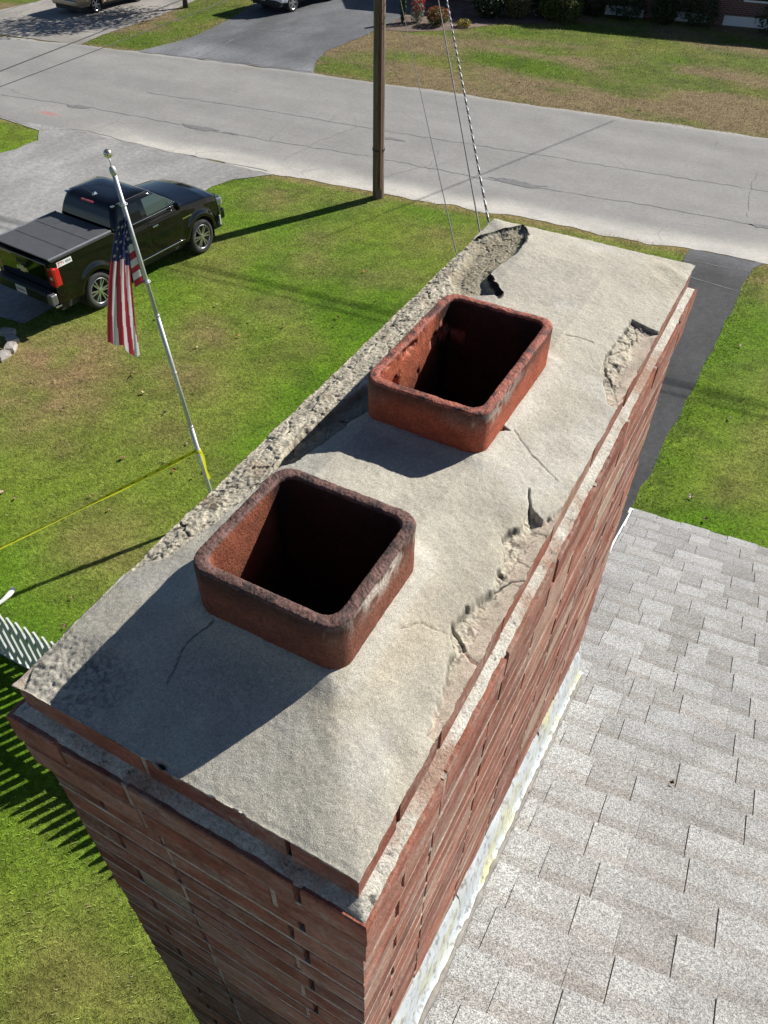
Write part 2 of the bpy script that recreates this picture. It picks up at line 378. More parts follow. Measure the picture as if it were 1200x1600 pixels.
def sheet(name, poly, z, colfn, mat, step=.15):
    x0 = min(p[0] for p in poly); x1 = max(p[0] for p in poly); y0 = min(p[1] for p in poly); y1 = max(p[1] for p in poly)
    bm = bmesh.new(); V = []
    for i in range(len(poly)):
        a = Vector(poly[i]); b = Vector(poly[(i+1) % len(poly)]); n = max(1, int((b-a).length/.35)); r = random.Random(i)
        for k in range(n):
            p = a.lerp(b, k/n); V.append(bm.verts.new((p.x+r.uniform(-.04, .04), p.y+r.uniform(-.04, .04), z)))
    bm.faces.new(V)
    for ax, lo, hi in ((0, x0, x1), (1, y0, y1)):
        for q in np.arange(lo+.5, hi, .5):
            co = [0, 0, 0]; no = [0, 0, 0]; co[ax] = q; no[ax] = 1
            bmesh.ops.bisect_plane(bm, geom=list(bm.verts)+list(bm.edges)+list(bm.faces), plane_co=co, plane_no=no)
    bmesh.ops.recalc_face_normals(bm, faces=bm.faces)
    me = bpy.data.meshes.new(name); bm.to_mesh(me); bm.free()
    co = np.empty(len(me.vertices)*3, np.float32); me.vertices.foreach_get('co', co); co = co.reshape(-1, 3)
    c = colfn(co[:, 0], co[:, 1]); a = np.ones((len(co), 4), np.float32); a[:, :3] = c
    me.color_attributes.new('Col', 'FLOAT_COLOR', 'POINT').data.foreach_set('color', a.ravel())
    me.materials.append(mat)
    if me.polygons[0].normal.z < 0: me.flip_normals()
    o = bpy.data.objects.new(name, me); COL.objects.link(o); return kind(o, 'structure')
MAT_DRIVE = mat_asphalt('driveway_asphalt', None, .22, .25, (1, .45, 1))
def cL(x, y):
    k = fbm(x*.5, y*.5, 61, 4); c = np.array((.29, .285, .275))[None]*(.72+.6*k)[:, None]; return c
def cR(x, y): return np.array((.062, .063, .066))[None]*(.8+.4*fbm(x, y, 62, 3))[:, None]*(1+1.2*sstep(19.2, 20.4, y))[:, None]
def cFL(x, y): return np.array((.30, .28, .255))[None]*(.75+.5*fbm(x*.6, y*.6, 63, 4))[:, None]
def cFR(x, y):
    k = fbm(x*.9+y*.25, y*.25, 64, 4); return np.array((.125, .128, .136))[None]*(.6+.85*k)[:, None]*(1+.5*(1-sstep(28.4, 30, y)))[:, None]
sheet('driveway', DRIVE_L, .008, cL, MAT_DRIVE)
sheet('dark_driveway', DRIVE_R, .008, cR, MAT_DRIVE)
sheet('driveway_across', DRIVE_FL, .008, cFL, MAT_DRIVE)
sheet('asphalt_driveway_across', DRIVE_FR, .008, cFR, MAT_DRIVE)
g = MB()
for i, c in enumerate([[(-24.95, 32.18), (-22.13, 32.62), (-19.0, 33.5)], [(-22.7, 27.6), (-23.0, 29.2), (-23.17, 30.48)], [(-35.18, 28.62), (-35.5, 31.13)], [(-31.5, 26.5), (-31.6, 29.5)], [(-25.3, 26.95), (-21.5, 27.75), (-17.8, 28.2)]]): ribbon(g, c, .06, .013, 40+i)
for i, c in enumerate([[(-1.4, 19.6), (.2, 19.75)], [(-1.4, 18.8), (.1, 18.6)]]): ribbon(g, c, .03, .013, 50+i, .02)
kind(g.build('driveway_seams', MAT_CRACK), 'structure')
def cM(x, y): return np.array((.16, .115, .09))[None]*(.6+.8*fbm(x*5, y*5, 66, 3))[:, None]
sheet('mulch_ground', MULCH, .014, cM, mat_asphalt('mulch_bark', None, .3, .6))

# ================================================================== CHIMNEY
ZL = 8.1526; CW, CL = .5394, 1.6222
chim = thing('chimney', 'tall red brick chimney with weathered grey mortar crown and two clay flues', 'chimney', (0, 0, 0))

def mat_brick():
    m, nt, bs = _mk('clay_brick'); v = coords(nt); a = attr(nt).outputs['Color']
    n1 = noise(nt, v, 22, 5, .7); n2 = noise(nt, v, 260, 3, .7); n3 = noise(nt, v, 9, 5, .65, (1, 1, 2.6)); n4 = noise(nt, v, 90, 4, .7)
    c = mix(nt, a, ramp(nt, n1, .3, .72, (.62, .6, .6, 1), (1.28, 1.25, 1.22, 1)), 1., 'MULTIPLY')
    c = mix(nt, c, ramp(nt, n2, .35, .7, (.7, .7, .7, 1), (1.3, 1.28, 1.25, 1)), .8, 'MULTIPLY')
    smear = mix(nt, ramp(nt, n3, .44, .68), ramp(nt, n4, .34, .60), 1., 'MULTIPLY')
    c = mix(nt, c, (.42, .34, .28), mix(nt, smear, (.8, .8, .8), 1., 'MULTIPLY'))
    nt.links.new(c, bs.inputs['Base Color']); bs.inputs['Roughness'].default_value = .88; bs.inputs['Specular IOR Level'].default_value = .2
    bump(nt, bs, [(n4, .45, .006), (n2, .5, .003)]); return m
def mat_mortar(name, c1, c2):
    m, nt, bs = _mk(name); v = coords(nt)
    n1 = noise(nt, v, 18, 5, .7); n2 = noise(nt, v, 220, 3, .8)
    c = mix(nt, c1, c2, ramp(nt, n1, .35, .68))
    if name == 'ledge_mortar': c = mix(nt, c, (.30, .17, .12), mix(nt, ramp(nt, noise(nt, v, 7, 4, .6), .50, .62), (.8, .8, .8), 1., 'MULTIPLY')); c = mix(nt, c, (.12, .11, .10), ramp(nt, noise(nt, v, 60, 4, .7), .60, .70));
    c = mix(nt, c, c, 0.); c = mix(nt, c, ramp(nt, n2, .3, .7, (.6, .6, .6, 1), (1.35, 1.35, 1.3, 1)), 1., 'MULTIPLY')
    nt.links.new(c, bs.inputs['Base Color']); bs.inputs['Roughness'].default_value = .95; bs.inputs['Specular IOR Level'].default_value = .15
    bump(nt, bs, [(n1, .4, .01), (n2, .7, .004)]); return m
MAT_BRICK = mat_brick(); MAT_MORTAR = mat_mortar('bed_mortar', (.56, .50, .43), (.28, .18, .135)); MAT_DEEP = pbr('dark_joint_mortar', (.05, .045, .042), .95)  # last one is dark mortar set deep in the open joints
MAT_WASH = mat_mortar('ledge_mortar', (.58, .56, .51), (.40, .37, .32))
BR = [(.245, .088, .060), (.275, .105, .073), (.20, .070, .050), (.31, .145, .105), (.255, .096, .066), (.32, .185, .14), (.22, .092, .069), (.35, .255, .195)]
BW = [5, 5, 4, 5, 5, 4, 4, 2]
PITCH = .0677; BH = .0575
brick = MB(); mort = MB(); deep = MB()
rb = random.Random(21)
def bev_box(mb, a, b, col, bv=.0022, jit=.0007, r=rb):
    # chamfered brick with slightly knocked corners
    a = Vector(a); b = Vector(b); V = []
    for sz in (0, 1):
        for q in range(2):
            for (ix, iy) in ((0, 0), (1, 0), (1, 1), (0, 1)):
                x = (a.x, b.x)[ix]; y = (a.y, b.y)[iy]; z = (a.z, b.z)[sz]
                j = r.uniform(-jit, jit)
                if q == sz:     # outermost ring inset in xy
                    x += bv if ix == 0 else -bv; y += bv if iy == 0 else -bv
                else: z += bv if sz == 0 else -bv
                V.append((x+j, y+r.uniform(-jit, jit), z+r.uniform(-jit, jit)))
    # order: sz0 q0 inset at z0 | sz0 q1 full at z0+bv | sz1 q0 full z1-bv | sz1 q1 inset z1
    F = [(3, 2, 1, 0), (12, 13, 14, 15)]
    for k in range(3):
        for i in range(4): F.append((k*4+i, k*4+(i+1) % 4, (k+1)*4+(i+1) % 4, (k+1)*4+i))
    mb.add(V, F, col)
def row(ax, lo, hi, off, face, sgn, z0, z1, k):
    """one row of bricks along axis ax on a face; sgn points outward"""
    L = .2; J = .009; p = lo; first = True; depth = .088
    while p < hi-.02:
        q = p+(off if first and off else L); first = False
        if hi-q < .06: q = hi
        c = rb.choices(BR, BW)[0]; f = rb.uniform(.85, 1.18); c = (c[0]*f*1.06, c[1]*f*1.08, c[2]*f*1.06)
        out = rb.uniform(-.0009, .0009)
        a = [0, 0, z0+rb.uniform(-.0012, .0012)]; b = [0, 0, z1+rb.uniform(-.0012, .0012)]
        a[ax] = p; b[ax] = q; o = 1-ax
        a[o] = face+out*sgn; b[o] = face-depth*sgn
        A = [min(a[i], b[i]) for i in range(3)]; B = [max(a[i], b[i]) for i in range(3)]
        if k < 45: bev_box(brick, A, B, c)
        else: brick.span(A, B, c)
        # head joint fill
        if q < hi-.01:
            m0 = [0, 0, z0]; m1 = [0, 0, z1]; m0[ax] = q; m1[ax] = q+J
            openj = rb.random() < (.5 if ax == 1 else .15)
            rec = .022 if openj else rb.uniform(.0005, .003)
            m0[o] = face-rec*sgn; m1[o] = face-.08*sgn
            A = [min(m0[i], m1[i]) for i in range(3)]; B = [max(m0[i], m1[i]) for i in range(3)]
            (deep if openj else mort).span(A, B)
        p = q+J
nc = int((ZL+.06)/PITCH)+1
for k in range(nc):
    if k == 0: z1 = ZL+.0585; z0 = z1-.0545; ins = .017
    else: z1 = ZL-(k-1)*PITCH; z0 = z1-BH; ins = (-.006 if k == 1 else -.003 if k == 2 else .006)
    x0, x1, y0, y1 = ins, CW-ins, ins, CL-ins
    D = .0985
    if k % 2 == 0:   # front rows run the full width
        row(0, x0, x1, 0, y0, -1, z0, z1, k); row(0, x0, x1, .1, y1, 1, z0, z1, k)
        row(1, y0+D, y1-D, .1, x1, 1, z0, z1, k); row(1, y0+D, y1-D, .1, x0, -1, z0, z1, k)
    else:
        row(1, y0, y1, 0, x1, 1, z0, z1, k); row(1, y0, y1, 0, x0, -1, z0, z1, k)
        row(0, x0+D, x1-D, .1, y0, -1, z0, z1, k); row(0, x0+D, x1-D, .1, y1, 1, z0, z1, k)
    # bed joint below the course, recessed a little and wavering
    nins = (-.006, -.003, .006)[min(k, 2)] if k < 3 else .006
    e = max(ins, nins)+rb.uniform(.0002, .0016)
    zb = z0-(PITCH-BH) if k else ZL
    for A, B in (((e, e), (CW-e, e+.07)), ((e, CL-e-.07), (CW-e, CL-e)), ((e, e+.07), (e+.07, CL-e-.07)), ((CW-e-.07, e+.07), (CW-e, CL-e-.07))):
        mort.span((A[0], A[1], zb+.0003), (B[0], B[1], z0-.0003))
brick.build('brick_stack', MAT_BRICK, chim, fixn=True)
deep.build('open_joint', MAT_DEEP, chim); mort.build('mortar_joint', MAT_MORTAR, chim)

# sloped mortar wash on the ledge under the top course
def wash():
    n = 260; V = []; C = []
    ring = []
    for (ax, ay, bx, by) in ((0, 0, 1, 0), (1, 0, 1, 1), (1, 1, 0, 1), (0, 1, 0, 0)):
        Ln = CW if ay == by else CL; m = int(Ln/.006)
        for i in range(m): ring.append((ax+(bx-ax)*i/m, ay+(by-ay)*i/m))
    ring = np.array(ring); R = []
    for q, (ins, z) in enumerate(((.019, .012), (.016, .0095), (.009, .006), (.003, .003), (-.001, -.002))):
        x = ins+(CW-2*ins)*ring[:, 0]; y = ins+(CL-2*ins)*ring[:, 1]
        w1 = fbm(x*30, y*30, 90, 3)-.5; w2 = fbm(x*9, y*9, 95, 3)
        k = [0, .3, 1, 1.6, 1.6][q]
        sx = np.where(ring[:, 0] < .001, 1, np.where(ring[:, 0] > .999, -1, 0)); sy = np.where(ring[:, 1] < .001, 1, np.where(ring[:, 1] > .999, -1, 0))
        amt = w1*.0035*k + (fbm(x*70, y*70, 97, 3)-.5)*.003*(q >= 3)
        R.append(np.stack([x+sx*amt, y+sy*amt, ZL+z+w1*.004*(q < 4)], -1))
    n = len(ring); V = np.concatenate(R); F = []
    i = np.arange(n); j = (i+1) % n
    for q in range(4): F.append(np.stack([q*n+i, (q+1)*n+i, (q+1)*n+j, q*n+j], -1))
    np_mesh('ledge_mortar', V, np.concatenate(F), MAT_WASH, chim)
wash()

# ---- crown: a height field over the stack
STRIP = [[-.05, .16], [.011, .224], [.033, .25], [.062, .279], [.069, .313], [.082, .357], [.092, .441], [.094, .505], [.110, .522], [.122, .552], [.130, .60], [.140, .650], [.165, .704], [.13, .799], [.11, .977], [.105, 1.167], [.148, 1.169], [.203, 1.185], [.173, 1.225], [.137, 1.273], [.138, 1.308], [.153, 1.384], [.151, 1.457], [.126, 1.546], [.105, 1.563], [.026, 1.48], [-.05, 1.45]]
GROOVE = [[.084, .505], [.112, .522], [.132, .600], [.168, .714], [.15, .80], [.103, .781], [.094, .73], [.079, .657], [.071, .591]]
UPPER = [[.03, 1.46], [.105, 1.563], [.126, 1.546], [.151, 1.457], [.153, 1.384], [.138, 1.308], [.137, 1.273], [.173, 1.225], [.203, 1.185], [.11, 1.15], [.06, 1.25]]
P1 = [[.467, 1.267], [.60, 1.274], [.60, .965], [.509, .967], [.471, 1.044], [.459, 1.082], [.462, 1.187]]
P2 = [[.472, .361], [.476, .395], [.488, .418], [.494, .451], [.488, .503], [.472, .546], [.476, .57], [.487, .584], [.48, .63], [.508, .614], [.515, .633], [.525, .669], [.60, .66], [.60, .20], [.512, .20], [.509, .25], [.492, .316]]
TAR = [[[.026, 1.48], [.075, 1.535], [.105, 1.563], [.126, 1.546], [.142, 1.50], [.151, 1.457]], [[.203, 1.185], [.173, 1.225], [.137, 1.273]]]
CRACK = [[[.466, .665], [.48, .63]], [[.371, 1.108], [.398, 1.118], [.425, 1.125]], [[.395, .773], [.44, .74], [.496, .716]], [[.472, .361], [.50, .34], [.527, .33]], [[.48, .63], [.50, .60], [.523, .60]], [[.467, 1.267], [.50, 1.25], [.526, 1.274]], [[.494, .451], [.51, .49], [.527, .50]], [[.2, .1], [.19, .15], [.21, .19]], [[.03, 1.02], [.06, 1.0], [.09, 1.03]], [[.02, .8], [.05, .78], [.08, .80]], [[.04, 1.2], [.07, 1.17], [.10, 1.18]], [[.01, 1.33], [.05, 1.30], [.09, 1.32]], [[.42, .30], [.44, .33], [.47, .34]]]
F1 = (.174, .397, .193, .412); F2 = (.159, .378, .666, .999)
TOP1, TOP2 = .206, .190
def crown():
    st = .0018; xs = np.arange(.0125, CW-.0125+1e-6, st); ys = np.arange(.0125, CL-.0125+1e-6, st)
    X, Y = np.meshgrid(xs, ys); sh = X.shape; x, y = X.ravel(), Y.ravel()
    wx = (fbm(x*55, y*55, 101, 3)-.5)*.012+(fbm(x*160, y*160, 151, 2)-.5)*.002; wy = (fbm(x*55, y*55, 111, 3)-.5)*.012+(fbm(x*160, y*160, 161, 2)-.5)*.002
    px, py = x+wx, y+wy
    def outside(F):   # distance outside a flue rectangle
        dx = np.maximum(np.maximum(F[0]-x, x-F[1]), 0); dy = np.maximum(np.maximum(F[2]-y, y-F[3]), 0); return np.hypot(dx, dy)
    dl = np.minimum(x-.0125, CW-.0125-x); df = y-.0125; db = CL-.0125-y
    kk = .007; edge = -kk*np.log(np.exp(-dl/kk)+np.exp(-df*.82/kk)+np.exp(-db*.8/kk)); edge = edge*sstep(0, .012, np.minimum(dl, np.minimum(df, db)))+0*edge; edge = np.maximum(edge, 0); hump = .035+.026*np.exp(-((y-.30)/.28)**2)
    big = fbm(x*5, y*5, 121, 3)-.5; mid = fbm(x*26, y*26, 131, 4)-.5; fine = fbm(x*120, y*120, 141, 4)-.5; vfine = fbm(x*330, y*330, 171, 2)-.5
    z = .0665 + hump*np.clip(edge/.16, 0, 1)**1.0 + big*.007*sstep(0, .06, edge) + mid*.0022 + fine*.0013 + vfine*.0007
    z += .007*np.exp(-(np.minimum(outside(F1), outside(F2))/.022)**2)
    # trowel marks running across
    z += .0012*np.sin((x*.8+y*1.1)*60+6*fbm(x*8, y*8, 181, 2))*sstep(.5, .7, fbm(x*6, y*6, 182, 2))
    rough = np.zeros_like(x); tar_shade = np.zeros_like(x); dust = np.zeros_like(x); tone = np.ones_like(x)
    rz = .0655 + (fbm(x*20, y*20, 201, 3, .5)-.5)*.003 + (fbm(x*190, y*190, 211, 3, .6)-.5)*.0036 + vfine*.003
    # old bed: outer lip a little higher and paler
    s = sstep(-.0025, .0025, sdist(px, py, STRIP)); gsd = sdist(px, py, GROOVE); usd = sdist(px, py, UPPER)
    rs = rz + .010*sstep(.015, .05, x) + .016*sstep(.05, .13, x) - .016*sstep(-.004, .006, gsd) - .012*sstep(-.01, .02, usd) + (fbm(x*10, y*7, 221, 3)-.5)*.005
    rs = np.where(x < .022, np.maximum(rs, .0625+fine*.001), rs)
    z = z*(1-s)+rs*s; rough = np.maximum(rough, s)
    cv, cd = cells(px, py*.7, 26, 881); cv2, cd2 = cells(px, py, 60, 885)
    rs = rs + s*((cv-.5)*.003*(1-sstep(-.02, .01, usd)) + (cv2-.5)*.0012); rs = rs - .003*(1-sstep(.0, .003, cd))*(cv > .35)
    z = z*(1-s)+rs*s; gap = s*(1-sstep(.0004, .002, cd))*(cv > .6)*sstep(.42, .6, fbm(x*9, y*9, 889, 2))
    sandy = s*np.maximum(sstep(-.006, .004, gsd), sstep(-.01, .01, usd))
    for P in (P1, P2):
        s = sstep(-.0022, .0022, sdist(px, py, P)); q = rz*1.0+(cv-.6)*.004+(cv2-.5)*.002-.004*(1-sstep(0, .003, cd))-.002+.014*sstep(.0, .09, CW-.02-x)-.006*sstep(CW-.06, CW-.02, x)
        z = z*(1-s)+np.minimum(q, z)*s; rough = np.maximum(rough, s)
        dust = np.maximum(dust, s*sstep(CW-.060, CW-.03, x+(fbm(x*40, y*40, 241, 3)-.5)*.04))
    # broken off near left corner shows the brick
    c = sstep(-.002, .003, .037-(px*1.0+py*.42)); z = z*(1-c)+(.0605+fine*.002)*c; dust = np.maximum(dust, c); rough = np.maximum(rough, c)
    # weathered, pitted front left slope
    pit = sstep(.0, .09, .20-x)*sstep(0, .05, .125-y)*sstep(0, .03, y); z += pit*((fbm(x*190, y*190, 251, 3, .7)-.5)*.005-.005)
    z = np.maximum(z, .0606+vfine*.0006); pk = np.maximum(sdist(px, py, P1), sdist(px, py, P2)); gap = np.maximum(gap, (pk > 0)*(1-sstep(.0005, .0022, cd))*(cv > .5)*.75); rim = np.exp(-((pk-.001)/.0020)**2)*sstep(.46, .60, fbm(x*16, y*16, 893, 3))*.75; gap = np.maximum(gap, rim)
    for T in TAR:
        d = line_dist(px, py, T); k = 1-sstep(.003, .0075, d); tar_shade = np.maximum(tar_shade, k); z += k*.004
    for i, C in enumerate(CRACK):
        d = line_dist(x+wx*.6, y+wy*.6, C); k = 1-sstep(.0004, .0022 if i < 7 else .0012, d); z -= k*(.008 if i in (0, 3, 4, 5, 6) else .0025); tar_shade = np.maximum(tar_shade, k*(.95 if i in (0, 3, 4, 5, 6) else .38)*sstep(.3, .55, fbm(x*25, y*25, 897, 2)))
    nd = sdist(px, py, [[.367, .772], [.390, .764], [.372, .742]]); k = sstep(-.002, .002, nd); z -= k*.012; tar_shade = np.maximum(tar_shade, k)
    tar_shade = np.maximum(tar_shade, gap*.85); z = np.maximum(z, .0594)  # shade in gaps, cracks and pocket rims painted black along with the tar
    hole = np.exp(-(((x-.255)/.007)**2+((y-.016)/.004)**2)); z -= hole*.010; tar_shade = np.maximum(tar_shade, np.clip(hole*1.5, 0, 1))
    tone = .82+.36*fbm(x*7, y*7, 261, 4)
    # buff stain around the front flue's right side, pale rub marks by the flues
    stain = np.exp(-((x-.43)/.035)**2-((y-.33)/.10)**2)*.8+np.exp(-((x-.405)/.03)**2-((y-.18)/.05)**2)*.7+.5*sstep(.6, .75, fbm(x*6+3, y*4, 271, 3))
    pale = np.exp(-((outside(F1)-.012)/.012)**2)*sstep(.36, .38, x)*.8+np.exp(-((outside(F2)-.012)/.012)**2)*sstep(.35, .38, x)*.8
    pale = np.maximum(pale, sstep(.60, .74, fbm(x*9, y*9+4, 281, 4))*.7)
    fresh = np.array((.465, .435, .375)); rgh = np.array((.50, .455, .37)); sand = np.array((.30, .265, .195)); blk = np.array((.018, .018, .019)); bd = np.array((.47, .385, .32))
    col = fresh[None]*tone[:, None]
    col = col*(1-.42*np.clip(stain, 0, 1)[:, None]) + np.array((.40, .33, .22))[None]*.42*np.clip(stain, 0, 1)[:, None]
    col = col*(1-np.clip(pale, 0, 1)[:, None]*.5)+np.array((.55, .54, .51))*np.clip(pale, 0, 1)[:, None]*.5
    r3 = (rgh[None]*(.72+.6*fbm(x*60, y*60, 291, 4))[:, None]); dirt = sstep(.62, .68, fbm(x*150, y*150, 301, 3))*sstep(.38, .6, fbm(x*18, y*18, 303, 3)); r3 = r3*(1-.75*dirt)[:, None]; rust = sstep(.60, .75, fbm(x*22, y*22, 305, 4))[:, None]*.45; r3 = r3*(1-rust)+np.array((.27, .19, .13))*rust
    r3 = r3*(1-sandy[:, None]*.75)+(sand[None]*(.6+.8*fbm(x*90, y*90, 311, 3))[:, None])*sandy[:, None]*.75
    col = col*(1-rough[:, None])+r3*rough[:, None]
    d3 = bd[None]*(.6+.8*fbm(x*50, y*50, 321, 4))[:, None]; col = col*(1-dust[:, None]*.8)+d3*dust[:, None]*.8
    pd = (pit*sstep(.45, .62, fbm(x*170, y*170, 251, 4, .7)*-1+1))[:, None]*.55; col = col*(1-pd)+np.array((.10, .095, .09))*pd
    col = col*(1-tar_shade[:, None])+blk[None]*tar_shade[:, None]
    V = np.stack([x, y, z+ZL], -1)
    # ragged border, then a skirt down onto the brick
    nx, ny = len(xs), len(ys); idx = np.arange(nx*ny).reshape(ny, nx)
    F = grid_faces(nx, ny)
    b = np.concatenate([idx[0, :-1], idx[:-1, -1], idx[-1, :0:-1], idx[:0:-1, 0]])
    e = (fbm(V[b, 0]*40, V[b, 1]*40, 331, 3)-.5)*.007-.0015
    cx = np.where(V[b, 0] < .1, -1, np.where(V[b, 0] > CW-.1, 1, 0))*((V[b, 0] < .013) | (V[b, 0] > CW-.0155)); cy_ = np.where(V[b, 1] < .1, -1, 1)*((V[b, 1] < .013) | (V[b, 1] > CL-.0155))
    V[b, 0] += cx*e; V[b, 1] += cy_*e
    sk = V[b].copy(); sk[:, 2] = ZL+.052; sk[:, 0] -= cx*.004; sk[:, 1] -= cy_*.004
    n = len(b); k = np.arange(n); F2_ = np.stack([b, b[(k+1) % n], len(V)+(k+1) % n, len(V)+k], -1)[:, ::-1]
    V = np.concatenate([V, sk]); col = np.concatenate([col, col[b]]); F = np.concatenate([F, F2_])
    # open the crown where the flues pass through
    def inside(Fx, m): return (V[:, 0] > Fx[0]+m) & (V[:, 0] < Fx[1]-m) & (V[:, 1] > Fx[2]+m) & (V[:, 1] < Fx[3]-m)
    cut = inside(F1, .012) | inside(F2, .012); F = F[~cut[F].any(1)]
    m, nt, bs = _mk('crown_mortar'); v = coords(nt)
    n2 = noise(nt, v, 620, 3, .8); n1 = noise(nt, v, 210, 4, .75); n3 = noise(nt, v, 14, 5, .65)
    c = mix(nt, attr(nt).outputs['Color'], ramp(nt, n2, .3, .7, (.58, .58, .58, 1), (1.38, 1.38, 1.36, 1)), 1., 'MULTIPLY')
    c = mix(nt, c, ramp(nt, n1, .3, .7, (.80, .80, .80, 1), (1.2, 1.2, 1.19, 1)), 1., 'MULTIPLY')
    c = mix(nt, c, ramp(nt, n3, .3, .7, (.86, .86, .86, 1), (1.12, 1.12, 1.1, 1)), 1., 'MULTIPLY')
    nt.links.new(c, bs.inputs['Base Color']); bs.inputs['Roughness'].default_value = .95; bs.inputs['Specular IOR Level'].default_value = .15
    bump(nt, bs, [(n1, .22, .003), (n2, .65, .002)])
    np_mesh('mortar_crown', V, F, m, chim, cols=col)
crown()

